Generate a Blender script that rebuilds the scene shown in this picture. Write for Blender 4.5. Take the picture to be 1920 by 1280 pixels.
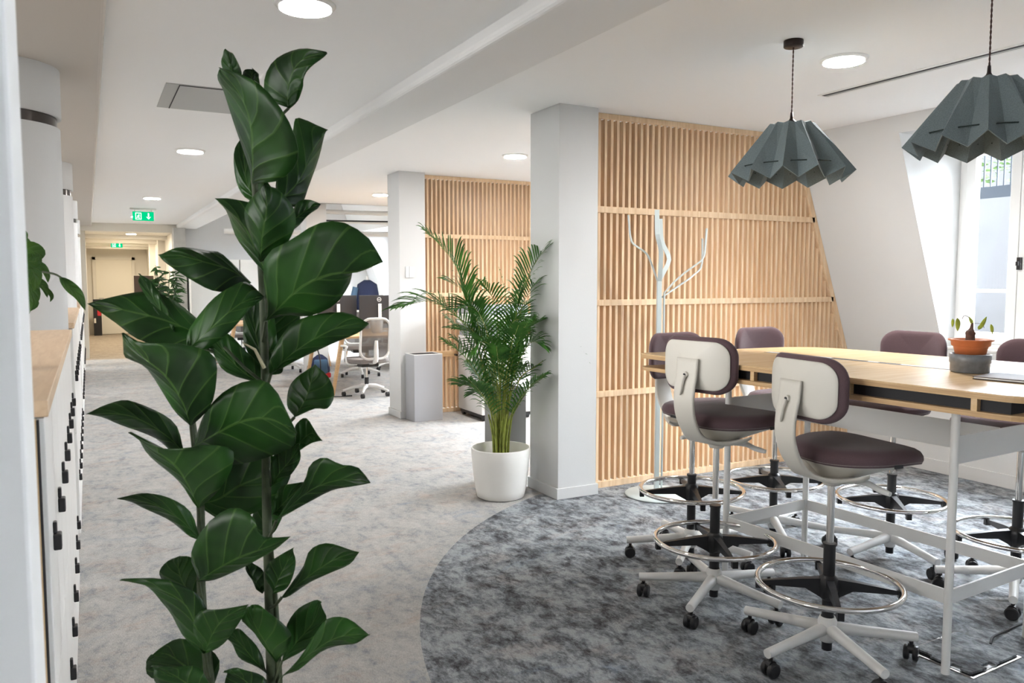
import bpy, math, random
from mathutils import Vector, Matrix
random.seed(7)
for o in list(bpy.data.objects): bpy.data.objects.remove(o)
SC = bpy.context.scene
COL = SC.collection
PI = math.pi

# ------------------------------------------------------------------ camera, world, sun, exposure
H = 1.5; F = 1500.0
PITCH = math.atan(113/F); YAW = math.atan(795/math.hypot(F, 113))
cam = bpy.data.cameras.new('camera'); camo = bpy.data.objects.new('camera', cam); COL.objects.link(camo)
camo.location = (0, 0, H); camo.rotation_euler = (PI/2-PITCH, 0, -YAW)
cam.sensor_width = 36; cam.lens = F/1920*36; cam.clip_start = 0.05; cam.clip_end = 200
cam.dof.use_dof = True; cam.dof.focus_distance = 3.9; cam.dof.aperture_fstop = 9.0
SC.camera = camo
SC.view_settings.view_transform = 'Standard'; SC.view_settings.look = 'None'
SC.view_settings.gamma = 1; SC.view_settings.use_curve_mapping = False
SC.view_settings.exposure = 1.61

W = bpy.data.worlds.new('sky'); SC.world = W; W.use_nodes = True
bg = W.node_tree.nodes['Background']; bg.inputs[0].default_value = (0.86, 0.93, 1.0, 1); bg.inputs[1].default_value = 0.34
sun = bpy.data.lights.new('sun', 'SUN'); sun.energy = 52; sun.angle = math.radians(112); sun.color = (0.86, 0.93, 1.0)
suno = bpy.data.objects.new('sun', sun); COL.objects.link(suno)
suno.rotation_euler = Vector((-1, -0.10, -0.58)).to_track_quat('-Z', 'Y').to_euler()

fill_sun = bpy.data.lights.new('left_fill_sun', 'SUN'); fill_sun.energy = 6.2; fill_sun.angle = math.radians(68); fill_sun.color = (1.0, 0.985, 0.95)  # added fill sun from the left, brightens the left-facing surfaces
fill_suno = bpy.data.objects.new('left_fill_sun', fill_sun); COL.objects.link(fill_suno)
fill_suno.rotation_euler = Vector((1, 0.1, -0.50)).to_track_quat('-Z', 'Y').to_euler()

# ------------------------------------------------------------------ pixel helper (a photo pixel at a real depth -> a point)
FW = Vector((math.sin(YAW)*math.cos(PITCH), math.cos(YAW)*math.cos(PITCH), -math.sin(PITCH)))
RT = Vector((math.cos(YAW), -math.sin(YAW), 0)); UP = RT.cross(FW)
CAM = Vector((0, 0, H))
def at(px, py, d): return CAM + d*(FW + RT*((px-960)/F) - UP*((py-640)/F))
def aty(px, py, Y):
    r = FW*F + RT*(px-960) - UP*(py-640); return CAM + r*(Y/r.y)

# ------------------------------------------------------------------ mesh builder
class MB:
    def __init__(s): s.v = []; s.f = []; s.sm = []; s.uv = []
    def add(s, vs, fs, smooth=False, uv=None):
        o = len(s.v); s.v += [tuple(v) for v in vs]
        for i, f in enumerate(fs):
            s.f.append([o+k for k in f]); s.sm.append(smooth)
            s.uv.append(uv[i] if uv else None)
        return s
    def box(s, x0, x1, y0, y1, z0, z1, M=None):
        vs = [Vector((x, y, z)) for z in (z0, z1) for y in (y0, y1) for x in (x0, x1)]
        if M: vs = [M @ v for v in vs]
        return s.add(vs, [(0,2,3,1),(4,5,7,6),(0,1,5,4),(2,6,7,3),(0,4,6,2),(1,3,7,5)])
    def quad(s, a, b, c, d): return s.add([a, b, c, d], [(0,1,2,3)])
    def prism(s, poly, z0, z1, fn=None, smooth=False):
        n = len(poly); fn = fn or (lambda a, b, c: (a, b, c))
        vs = [fn(p[0], p[1], z0) for p in poly]+[fn(p[0], p[1], z1) for p in poly]
        fs = [tuple(range(n-1, -1, -1)), tuple(range(n, 2*n))]+[(i, (i+1)%n, n+(i+1)%n, n+i) for i in range(n)]
        return s.add(vs, fs, smooth)
    def tube(s, pts, r, n=12, caps=True, closed=False, smooth=True, sx=1.0, sy=1.0, up=None):
        pts = [Vector(p) for p in pts]; m = len(pts)
        rs = r if isinstance(r, (list, tuple)) else [r]*m
        vs = []; prev = None
        for i, p in enumerate(pts):
            if closed: t = (pts[(i+1) % m]-pts[i-1])
            else: t = pts[min(i+1, m-1)]-pts[max(i-1, 0)]
            if t.length < 1e-9: t = Vector((0, 0, 1))
            t.normalize()
            if prev is None:
                a = up if up else (Vector((0, 0, 1)) if abs(t.z) < .9 else Vector((1, 0, 0)))
                x = (a - t*a.dot(t)).normalized()
            else:
                x = (prev - t*prev.dot(t)); x = x.normalized() if x.length > 1e-6 else prev
            prev = x; y = t.cross(x)
            for k in range(n):
                a = 2*PI*k/n
                vs.append(p + x*math.cos(a)*rs[i]*sx + y*math.sin(a)*rs[i]*sy)
        fs = []
        for i in range(m if closed else m-1):
            for k in range(n):
                a = i*n+k; b = i*n+(k+1) % n; j = ((i+1) % m)*n
                fs.append((a, b, j+(k+1) % n, j+k))
        s.add(vs, fs, smooth)
        if caps and not closed:
            s.add([vs[k] for k in range(n)], [tuple(range(n-1, -1, -1))])
            s.add([vs[(m-1)*n+k] for k in range(n)], [tuple(range(n))])
        return s
    def bar(s, pts, w, t, up):          # flat bar swept along a path; w across 'up', t the other way
        pts = [Vector(p) for p in pts]; m = len(pts); vs = []
        for i, p in enumerate(pts):
            tt = (pts[min(i+1, m-1)]-pts[max(i-1, 0)]).normalized()
            x = (up - tt*up.dot(tt)).normalized(); y = tt.cross(x)
            for a, b in ((-1,-1),(1,-1),(1,1),(-1,1)): vs.append(p+x*a*w/2+y*b*t/2)
        fs = [(0,3,2,1), tuple((m-1)*4+k for k in range(4))]
        for i in range(m-1):
            for k in range(4): fs.append((i*4+k, i*4+(k+1)%4, i*4+4+(k+1)%4, i*4+4+k))
        return s.add(vs, fs)
    def lathe(s, prof, n=32, c=(0,0,0), smooth=True):
        vs = []; m = len(prof)
        for r, z in prof:
            for k in range(n):
                a = 2*PI*k/n; vs.append((c[0]+r*math.cos(a), c[1]+r*math.sin(a), c[2]+z))
        fs = [(i*n+k, i*n+(k+1)%n, (i+1)*n+(k+1)%n, (i+1)*n+k) for i in range(m-1) for k in range(n)]
        return s.add(vs, fs, smooth)
    def cyl(s, c, r, z0, z1, n=24, smooth=True):
        s.lathe([(r, z0), (r, z1)], n, c, smooth)
        s.lathe([(0, z0), (r, z0)], n, c, False); return s.lathe([(r, z1), (0, z1)], n, c, False)
    def build(s, name, mat, parent=None, bevel=0, solid=0, seg=2, auto=None):
        me = bpy.data.meshes.new(name); me.from_pydata(s.v, [], s.f)
        me.polygons.foreach_set('use_smooth', s.sm)
        if any(u for u in s.uv):
            l = me.uv_layers.new(name='uv'); i = 0
            for u, f in zip(s.uv, s.f):
                for k in range(len(f)):
                    l.data[i].uv = u[k] if u else (0, 0); i += 1
        me.materials.append(mat); me.update()
        o = bpy.data.objects.new(name, me); COL.objects.link(o)
        if parent: o.parent = parent
        if solid:
            m = o.modifiers.new('thick', 'SOLIDIFY'); m.thickness = solid; m.offset = 0
        if bevel:
            m = o.modifiers.new('bevel', 'BEVEL'); m.width = bevel; m.segments = seg; m.limit_method = 'ANGLE'; m.angle_limit = math.radians(40)
        return o

def tag(o, label=None, cat=None, group=None, kind=None):
    if label: o['label'] = label
    if cat: o['category'] = cat
    if group: o['group'] = group
    if kind: o['kind'] = kind
    return o
def thing(name, label, cat, loc=(0,0,0), rz=0, group=None):
    o = bpy.data.objects.new(name, None); COL.objects.link(o); o.empty_display_size = .1
    o.location = loc; o.rotation_euler = (0, 0, rz)
    return tag(o, label, cat, group)
def struct(o): o['kind'] = 'structure'; return o
def copy_tree(o, parent=None):
    c = o.copy(); COL.objects.link(c); c.parent = parent
    for ch in [x for x in KIDS.get(o.name, [])] or list(o.children): copy_tree(ch, c)
    return c
KIDS = {}
def rrect(w, h, r, n=6, cx=0, cy=0):
    pts = []
    for sx, sy, a0 in ((1,1,0),(-1,1,PI/2),(-1,-1,PI),(1,-1,1.5*PI)):
        for k in range(n+1):
            a = a0+PI/2*k/n
            pts.append((cx+sx*(w/2-r)+r*math.cos(a), cy+sy*(h/2-r)+r*math.sin(a)))
    return pts
def spline(pts, n):
    pts = [Vector(p) for p in pts]
    if len(pts) == 2: return [pts[0].lerp(pts[1], i/(n-1)) for i in range(n)]
    P = [2*pts[0]-pts[1]]+pts+[2*pts[-1]-pts[-2]]; out = []
    for i in range(n):
        t = i/(n-1)*(len(pts)-1); k = min(int(t), len(pts)-2); u = t-k
        a, b, c, d = P[k:k+4]
        out.append(.5*((2*b)+(c-a)*u+(2*a-5*b+4*c-d)*u*u+(3*b-a-3*c+d)*u**3))
    return out

# ------------------------------------------------------------------ materials
def nt(name):
    m = bpy.data.materials.new(name); m.use_nodes = True
    t = m.node_tree; return m, t, t.nodes, t.links, t.nodes['Principled BSDF']
def mat(name, col, rough=.6, metal=0, spec=.5, noise=None, bump=0, sheen=0, scale=40, emit=0):
    m, t, N, L, b = nt(name)
    b.inputs['Base Color'].default_value = (*col, 1); b.inputs['Roughness'].default_value = rough
    b.inputs['Metallic'].default_value = metal; b.inputs['Specular IOR Level'].default_value = spec
    if sheen: b.inputs['Sheen Weight'].default_value = sheen; b.inputs['Sheen Roughness'].default_value = .4
    if noise or bump:
        tc = N.new('ShaderNodeTexCoord'); n = N.new('ShaderNodeTexNoise'); n.inputs['Scale'].default_value = scale
        n.inputs['Detail'].default_value = 6; L.new(tc.outputs['Object'], n.inputs['Vector'])
        if noise:
            r = N.new('ShaderNodeValToRGB'); r.color_ramp.elements[0].position = .3; r.color_ramp.elements[1].position = .7
            r.color_ramp.elements[0].color = (*[c*(1-noise) for c in col], 1)
            r.color_ramp.elements[1].color = (*[min(1, c*(1+noise)) for c in col], 1)
            L.new(n.outputs['Fac'], r.inputs[0]); L.new(r.outputs[0], b.inputs['Base Color'])
        if bump:
            bp = N.new('ShaderNodeBump'); bp.inputs['Strength'].default_value = bump; bp.inputs['Distance'].default_value = .002
            L.new(n.outputs['Fac'], bp.inputs['Height']); L.new(bp.outputs[0], b.inputs['Normal'])
    if emit:
        b.inputs['Emission Color'].default_value = (*col, 1); b.inputs['Emission Strength'].default_value = emit
    return m
def wood(name, c0, c1, rough=.5, sc=(60, 60, 3), spec=.4):
    m, t, N, L, b = nt(name)
    tc = N.new('ShaderNodeTexCoord'); mp = N.new('ShaderNodeMapping'); mp.inputs['Scale'].default_value = sc
    n = N.new('ShaderNodeTexNoise'); n.inputs['Scale'].default_value = 1; n.inputs['Detail'].default_value = 8; n.inputs['Distortion'].default_value = .6
    r = N.new('ShaderNodeValToRGB'); r.color_ramp.elements[0].position = .3; r.color_ramp.elements[1].position = .72
    r.color_ramp.elements[0].color = (*c0, 1); r.color_ramp.elements[1].color = (*c1, 1)
    L.new(tc.outputs['Object'], mp.inputs[0]); L.new(mp.outputs[0], n.inputs['Vector']); L.new(n.outputs['Fac'], r.inputs[0]); L.new(r.outputs[0], b.inputs['Base Color'])
    b.inputs['Roughness'].default_value = rough; b.inputs['Specular IOR Level'].default_value = spec
    return m
M = {}
M['wall'] = mat('white_wall_paint', (.63, .63, .625), .85, bump=.15, scale=120)
M['beam'] = mat('beam_paint', (.78, .775, .765), .9)
M['cheek'] = mat('window_reveal_paint', (.5, .5, .505), .85)
M['nearwall'] = mat('lightened_wall_paint', (.82, .81, .80), .85)  # wall white made lighter in colour, standing in for light missing on the near wall
M['ceil'] = mat('ceiling_paint', (.91, .91, .905), .9)
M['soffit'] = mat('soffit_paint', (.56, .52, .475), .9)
M['warm'] = mat('cream_paint', (.76, .715, .63), .8)
M['warmdoor'] = mat('cream_door_paint', (.82, .77, .66), .6)
M['pier'] = mat('concrete', (.48, .47, .44), .9, noise=.08, scale=8)
M['slat'] = wood('ash_slat_wood', (.62, .41, .24), (.78, .585, .385), .55, (40, 40, 2))
M['oak'] = wood('oak_veneer', (.60, .40, .20), (.72, .52, .30), .27, (3, 50, 50), .6)
M['oakedge'] = wood('oak_plywood_edge', (.42, .26, .12), (.60, .40, .21), .5, (4, 4, 300))
M['counter'] = wood('beech_worktop', (.60, .42, .27), (.70, .52, .35), .45, (50, 4, 50))
M['counteredge'] = wood('beech_edge', (.42, .28, .14), (.5, .34, .18), .5, (50, 4, 50))
M['desk'] = wood('desk_wood', (.58, .36, .18), (.70, .47, .26), .45, (4, 60, 60))
M['white'] = mat('white_powder_coat', (.80, .79, .77), .35)
M['shell'] = mat('warm_white_plastic', (.62, .59, .53), .42)
M['base'] = mat('base_white_plastic', (.74, .73, .71), .4)
M['purple'] = mat('aubergine_wool', (.115, .074, .082), .95, noise=.22, bump=.5, scale=700, sheen=.22, spec=.15)
M['black'] = mat('black_plastic', (.012, .012, .014), .38)
M['dark'] = mat('dark_recess', (.015, .015, .018), .7)
M['chrome'] = mat('chrome', (.82, .80, .78), .08, 1)
M['steel'] = mat('brushed_steel', (.45, .42, .39), .3, 1)
M['felt'] = mat('grey_green_felt', (.155, .19, .20), .95, noise=.2, bump=.6, scale=300, spec=.1, sheen=.15)
M['cord'] = mat('braided_brown_cord', (.06, .025, .02), .8)
M['bronze'] = mat('dark_bronze', (.03, .02, .018), .35, .6)
M['thread'] = mat('dark_green_thread', (.006, .018, .016), .6)
M['coat'] = mat('pale_blue_grey_coat', (.50, .56, .56), .4)
M['bin'] = mat('grey_metal', (.36, .365, .385), .4)
M['binside'] = mat('taupe_grey_metal', (.24, .24, .235), .45)
M['pot'] = mat('matte_white_pot', (.84, .82, .78), .55, bump=.1, scale=60)
M['soil'] = mat('potting_soil', (.05, .035, .025), 1, noise=.4, scale=90)
M['terra'] = mat('terracotta', (.52, .15, .05), .55, noise=.1, scale=30)
M['clay'] = mat('grey_glazed_clay', (.16, .17, .185), .35, noise=.15, scale=60)
M['bark'] = mat('brown_bark', (.10, .045, .03), .8, noise=.4, bump=.8, scale=60)
M['stem'] = mat('dark_green_stem', (.035, .05, .02), .7, noise=.3, scale=60)
M['cane'] = mat('yellow_green_cane', (.24, .28, .045), .5, noise=.4, scale=25)
M['screenblk'] = mat('monitor_black', (.02, .02, .023), .45)
M['navy'] = mat('navy_cloth', (.02, .03, .08), .9)
M['denim'] = mat('blue_cloth', (.08, .16, .27), .9)
M['red'] = mat('red_plastic', (.6, .02, .03), .5)
M['orange'] = mat('orange_card', (.8, .35, .05), .6)
M['meshgrey'] = mat('grey_chair_mesh', (.20, .18, .17), .8)
M['tambour'] = mat('white_cabinet', (.84, .83, .80), .6)
M['brown'] = mat('dark_brown_panel', (.055, .035, .028), .6)
M['copier'] = mat('copier_white', (.70, .69, .67), .45)
M['copgrey'] = mat('copier_grey', (.30, .32, .35), .4)
M['green'] = mat('sign_green', (.0, .30, .11), .5)
M['signwhite'] = mat('sign_white', (.85, .9, .87), .5)
M['extwhite'] = mat('outside_render', (.80, .80, .82), .9)
M['fence'] = mat('grey_fence', (.07, .085, .105), .7)
M['leafout'] = mat('outdoor_leaves', (.07, .13, .03), .8, noise=.4, scale=12)
M['yleaf'] = mat('yellow_green_leaf', (.42, .48, .04), .5, noise=.3, scale=30)
M['slate'] = mat('dark_slate', (.03, .033, .036), .7, noise=.2, scale=5)
M['band'] = mat('dark_mirror_band', (.08, .07, .065), .15, .8)
M['grille'] = mat('slot_grey', (.35, .35, .34), .5)
M['hatch'] = mat('hatch_grey', (.47, .475, .465), .6)
M['paper'] = mat('paper_white', (.8, .8, .78), .7)

def glow(name, col, s):
    m = bpy.data.materials.new(name); m.use_nodes = True; t = m.node_tree; t.nodes.clear()
    e = t.nodes.new('ShaderNodeEmission'); e.inputs[0].default_value = (*col, 1); e.inputs[1].default_value = s
    o = t.nodes.new('ShaderNodeOutputMaterial'); t.links.new(e.outputs[0], o.inputs[0]); return m
M['lamp'] = glow('lamp_diffuser', (1, .98, .95), 6)
M['lampwarm'] = glow('warm_lamp_diffuser', (1, .90, .74), 9)
M['signglow'] = glow('sign_green_lit', (.0, .42, .16), .55)
M['signglow2'] = glow('sign_white_lit', (.85, 1, .92), .55)

def glassmat():
    m = bpy.data.materials.new('window_glass'); m.use_nodes = True; t = m.node_tree; t.nodes.clear()
    a = t.nodes.new('ShaderNodeBsdfTransparent'); g = t.nodes.new('ShaderNodeBsdfGlossy'); g.inputs['Roughness'].default_value = .02
    x = t.nodes.new('ShaderNodeMixShader'); x.inputs[0].default_value = .02; o = t.nodes.new('ShaderNodeOutputMaterial')
    t.links.new(a.outputs[0], x.inputs[1]); t.links.new(g.outputs[0], x.inputs[2]); t.links.new(x.outputs[0], o.inputs[0]); return m
M['glass'] = glassmat()

def meshmat():
    m, t, N, L, b = nt('chair_mesh')
    b.inputs['Base Color'].default_value = (.16, .145, .135, 1); b.inputs['Roughness'].default_value = .8
    tr = N.new('ShaderNodeBsdfTransparent'); x = N.new('ShaderNodeMixShader'); x.inputs[0].default_value = .38; o = N['Material Output']
    L.new(b.outputs[0], x.inputs[1]); L.new(tr.outputs[0], x.inputs[2]); L.new(x.outputs[0], o.inputs[0]); return m
M['backmesh'] = meshmat()
def leafmat(name, dark, light, vein, rough=.42):
    m, t, N, L, b = nt(name)
    uv = N.new('ShaderNodeUVMap'); sep = N.new('ShaderNodeSeparateXYZ'); L.new(uv.outputs[0], sep.inputs[0])
    def mth(op, a, b_=None):
        n = N.new('ShaderNodeMath'); n.operation = op
        for i, q in enumerate((a, b_)):
            if q is None: continue
            if isinstance(q, (int, float)): n.inputs[i].default_value = q
            else: L.new(q, n.inputs[i])
        return n.outputs[0]
    u = mth('SUBTRACT', mth('MULTIPLY', sep.outputs[0], 2), 1); au = mth('ABSOLUTE', u)
    mid = mth('LESS_THAN', au, .035)
    w = mth('SUBTRACT', mth('MULTIPLY', sep.outputs[1], 5.2), mth('MULTIPLY', mth('POWER', au, .75), 1.5))
    fr = mth('ABSOLUTE', mth('SUBTRACT', mth('FRACT', w), .5)); side = mth('LESS_THAN', fr, .045)
    v = mth('MAXIMUM', mid, mth('MULTIPLY', side, .75))
    tc = N.new('ShaderNodeTexCoord'); n = N.new('ShaderNodeTexNoise'); n.inputs['Scale'].default_value = 9; L.new(tc.outputs['Object'], n.inputs['Vector'])
    r = N.new('ShaderNodeValToRGB'); r.color_ramp.elements[0].position = .35; r.color_ramp.elements[1].position = .7
    r.color_ramp.elements[0].color = (*dark, 1); r.color_ramp.elements[1].color = (*light, 1); L.new(n.outputs['Fac'], r.inputs[0])
    mx = N.new('ShaderNodeMix'); mx.data_type = 'RGBA'; L.new(mth('MULTIPLY', v, .6), mx.inputs[0]); L.new(r.outputs[0], mx.inputs[6]); mx.inputs[7].default_value = (*vein, 1)
    L.new(mx.outputs[2], b.inputs['Base Color']); b.inputs['Roughness'].default_value = rough; b.inputs['Specular IOR Level'].default_value = .28
    bp = N.new('ShaderNodeBump'); bp.inputs['Strength'].default_value = .5; bp.inputs['Distance'].default_value = .003; bp.invert = True
    L.new(mth('SMOOTH_MIN', mth('MULTIPLY', fr, 4), 1), bp.inputs['Height']); L.new(bp.outputs[0], b.inputs['Normal'])
    # thin leaf lets some light through
    tr = N.new('ShaderNodeBsdfTranslucent'); L.new(mx.outputs[2], tr.inputs[0]); ms = N.new('ShaderNodeMixShader'); ms.inputs[0].default_value = .22
    out = N['Material Output']; L.new(b.outputs[0], ms.inputs[1]); L.new(tr.outputs[0], ms.inputs[2]); L.new(ms.outputs[0], out.inputs[0])
    return m
M['fig'] = leafmat('fig_leaf', (.006, .026, .005), (.020, .080, .010), (.07, .15, .03), .44)
M['palm'] = leafmat('palm_leaflet', (.028, .10, .018), (.075, .22, .03), (.08, .22, .04), .4)
M['trail'] = leafmat('trailing_leaf', (.03, .09, .015), (.09, .20, .03), (.10, .17, .05))

def carpet(force=False):
    m, t, N, L, b = nt('patterned_carpet')
    tc = N.new('ShaderNodeTexCoord'); P = tc.outputs['Object']
    def noise(sc, detail=4, rough=.6, dist=0):
        mp = N.new('ShaderNodeMapping'); mp.inputs['Scale'].default_value = sc; L.new(P, mp.inputs[0])
        n = N.new('ShaderNodeTexNoise'); n.inputs['Scale'].default_value = 1; n.inputs['Detail'].default_value = detail
        n.inputs['Roughness'].default_value = rough; n.inputs['Distortion'].default_value = dist; L.new(mp.outputs[0], n.inputs['Vector']); return n.outputs['Fac']
    def ramp(f, stops):
        r = N.new('ShaderNodeValToRGB'); e = r.color_ramp.elements
        e[0].position, e[0].color = stops[0][0], (*stops[0][1], 1); e[1].position, e[1].color = stops[-1][0], (*stops[-1][1], 1)
        for p, c in stops[1:-1]:
            q = e.new(p); q.color = (*c, 1)
        L.new(f, r.inputs[0]); return r.outputs[0]
    def mix(f, a, c, mode='MIX'):
        x = N.new('ShaderNodeMix'); x.data_type = 'RGBA'; x.blend_type = mode
        if isinstance(f, float): x.inputs[0].default_value = f
        else: L.new(f, x.inputs[0])
        L.new(a, x.inputs[6]); L.new(c, x.inputs[7]); return x.outputs[2]
    big = noise((6, 4.2, 1), 8, .72, .5); streak = noise((22, 12, 1), 7, .8, .3); fine = noise((330, 60, 1), 3, .7)
    big2 = noise((3.1, 5.3, 2), 6, .7, .6)
    add = N.new('ShaderNodeMath'); add.operation = 'MULTIPLY_ADD'; L.new(streak, add.inputs[0]); add.inputs[1].default_value = .55
    ms = N.new('ShaderNodeMath'); ms.operation = 'MULTIPLY'; L.new(big, ms.inputs[0]); ms.inputs[1].default_value = .5; L.new(ms.outputs[0], add.inputs[2])
    v = add.outputs[0]
    light = ramp(v, [(.36, (.18, .20, .225)), (.44, (.30, .31, .317)), (.51, (.40, .39, .375)), (.62, (.48, .463, .44))])
    dark = ramp(v, [(.405, (.036, .034, .037)), (.465, (.100, .104, .113)), (.52, (.205, .220, .236)), (.59, (.36, .38, .395))])
    brn = ramp(big2, [(.52, (1, 1, 1)), (.66, (1.0, .90, .85))])
    blu = ramp(big2, [(.30, (.80, .88, 1.0)), (.42, (1, 1, 1))])
    # the curved seam between the pale walkway carpet and the dark meeting-area carpet
    sep = N.new('ShaderNodeSeparateXYZ'); L.new(P, sep.inputs[0])
    dv = N.new('ShaderNodeVectorMath'); dv.operation = 'DISTANCE'; cb = N.new('ShaderNodeCombineXYZ')
    L.new(sep.outputs[0], cb.inputs[0]); L.new(sep.outputs[1], cb.inputs[1]); L.new(cb.outputs[0], dv.inputs[0]); dv.inputs[1].default_value = (4.022, 2.098, 0)
    def cmp(a, op, val):
        n = N.new('ShaderNodeMath'); n.operation = op; L.new(a, n.inputs[0]); n.inputs[1].default_value = val; return n.outputs[0]
    def lg(a, c, op):
        n = N.new('ShaderNodeMath'); n.operation = op; L.new(a, n.inputs[0]); L.new(c, n.inputs[1]); return n.outputs[0]
    inside = lg(cmp(dv.outputs['Value'], 'LESS_THAN', 2.998), lg(cmp(sep.outputs[0], 'GREATER_THAN', 2.95), cmp(sep.outputs[1], 'LESS_THAN', 4.85), 'MULTIPLY'), 'MAXIMUM')
    below = cmp(sep.outputs[1], 'LESS_THAN', 4.86)
    c = dark if force else mix(lg(inside, below, 'MULTIPLY'), light, dark)
    c = mix(1.0, c, brn, 'MULTIPLY'); c = mix(1.0, c, blu, 'MULTIPLY')
    # the far corridor has its own brown carpet
    far = ramp(v, [(.4, (.28, .23, .18)), (.6, (.43, .36, .28))])
    c = mix(lg(cmp(sep.outputs[1], 'GREATER_THAN', 17.2), cmp(sep.outputs[0], 'LESS_THAN', 1.6), 'MULTIPLY'), c, far)
    fr = ramp(fine, [(.3, (.66, .66, .66)), (.7, (1.22, 1.22, 1.22))]); c = mix(.8, c, fr, 'MULTIPLY')
    L.new(c, b.inputs['Base Color']); b.inputs['Roughness'].default_value = .85; b.inputs['Specular IOR Level'].default_value = .25
    bp = N.new('ShaderNodeBump'); bp.inputs['Strength'].default_value = .4; bp.inputs['Distance'].default_value = .004
    L.new(fine, bp.inputs['Height']); L.new(bp.outputs[0], b.inputs['Normal'])
    return m
M['carpet'] = carpet(); M['carpetdark'] = carpet(True)
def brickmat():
    m, t, N, L, b = nt('darkened_brick')  # brick colours darkened to offset the strong daylight on the outside wall
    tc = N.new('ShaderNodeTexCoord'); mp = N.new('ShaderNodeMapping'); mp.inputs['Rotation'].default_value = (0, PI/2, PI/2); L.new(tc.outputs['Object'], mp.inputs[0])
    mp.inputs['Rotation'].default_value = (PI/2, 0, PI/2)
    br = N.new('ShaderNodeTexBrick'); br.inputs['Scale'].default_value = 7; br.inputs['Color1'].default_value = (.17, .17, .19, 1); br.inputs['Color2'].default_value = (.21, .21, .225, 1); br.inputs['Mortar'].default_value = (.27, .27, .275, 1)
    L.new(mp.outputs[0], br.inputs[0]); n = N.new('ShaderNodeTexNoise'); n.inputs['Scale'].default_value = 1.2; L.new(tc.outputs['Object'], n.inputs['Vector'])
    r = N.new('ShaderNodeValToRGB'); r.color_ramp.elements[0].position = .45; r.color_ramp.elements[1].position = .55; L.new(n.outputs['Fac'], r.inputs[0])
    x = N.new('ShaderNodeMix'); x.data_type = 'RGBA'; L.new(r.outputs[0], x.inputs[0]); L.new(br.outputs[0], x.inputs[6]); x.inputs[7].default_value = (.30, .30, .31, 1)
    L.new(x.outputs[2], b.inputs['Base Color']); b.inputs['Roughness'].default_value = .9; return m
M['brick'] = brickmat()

# ================================================================== SETTING
ZC = 2.68; ZK = 2.62; ZS = 2.55       # main ceiling, walkway ceiling, soffits
XS = 5.86                              # knee wall
def xsl(z): return XS-.38*max(0, z-.8)
XB, YB, YE = -3.2, -5.2, 26.0
struct(MB().box(XB, 5.98, YB, YE, -.12, 0).build('floor', M['carpet']))
# ceilings
struct(MB().box(1.99, xsl(ZC)+.3, YB, 12.2, ZC, ZC+.15).build('ceiling', M['ceil']))
struct(MB().box(.10, 1.60, YB, 17.4, ZK, ZK+.2).build('ceiling', M['ceil']))
struct(MB().box(1.60, 1.99, YB, 17.4, ZS, ZK+.25).build('trim_1', M['beam'], bevel=.03, seg=4))
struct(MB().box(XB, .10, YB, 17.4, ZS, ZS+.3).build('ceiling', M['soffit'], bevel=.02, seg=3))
struct(MB().box(1.99, 6.2, 12.2, 17.4, 3.5, 3.6).box(1.99, 6.2, 12.15, 12.2, ZC, 3.5).build('ceiling', M['ceil']))
# warm far corridor: stepped lower ceiling
mb = MB(); mb.box(-.6, 1.75, 17.4, 18.6, 2.46, 2.9)
for k, y in enumerate((18.6, 20.6, 22.6, 24.4)):
    mb.box(-.6, 1.75, y, y+.35, 2.38, 2.9); mb.box(-.6, 1.75, y+.35, y+2.0, 2.50, 2.9)
struct(mb.build('ceiling', M['warm']))
# walls
ws = [-5.2, -4.0, -2.2, -1.2, .8, 2.0, 3.87, 5.5, 7.5, 9.2, 11.2, 14.9, 16.84, 17.4]
DORM = [(-4.0, -2.2), (2.0, 3.87), (5.5, 7.5), (9.2, 11.2), (14.9, 16.84)]
ZSILL, ZH, XW = .98, 2.564, 5.95
mb = MB()
mb.box(XS, XS+.12, YB, 17.4, 0, .8)
def slopequad(y0, y1, z0, z1):
    a, c = xsl(z0), xsl(z1)
    mb.add([(a,y0,z0),(a,y1,z0),(c,y1,z1),(c,y0,z1),(a+.12,y0,z0),(a+.12,y1,z0),(c+.12,y1,z1),(c+.12,y0,z1)],
           [(0,1,2,3),(4,7,6,5),(0,4,5,1),(3,2,6,7),(0,3,7,4),(1,5,6,2)])
slopequad(YB, 17.4, .8, ZSILL); slopequad(YB, 12.2, ZH, ZC+.05); slopequad(12.2, 17.4, ZH, 3.55)
edges = [YB]+[v for d in DORM for v in d]+[17.4]
for i in range(0, len(edges), 2): slopequad(edges[i], edges[i+1], ZSILL, ZH)
for a, c in DORM:
    for y, s in ((a, -1), (c, 1)):
        y2 = y+s*.10
        P = [(xsl(ZSILL), ZSILL), (XW+.06, ZSILL), (XW+.06, ZH), (xsl(ZH), ZH)]; y = y-s*.0015
        mb.add([(p[0], y, p[1]) for p in P]+[(p[0], y2, p[1]) for p in P], [(0,1,2,3),(7,6,5,4),(1,5,6,2)])
    mb.box(xsl(ZH)+.0005, XW+.15, a-.1, c+.1, ZH-.002, ZH+.1); mb.box(xsl(ZSILL)-.0, XW+.1, a-.1, c+.1, ZSILL-.1, ZSILL)
struct(mb.build('wall_right', M['wall']))
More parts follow.
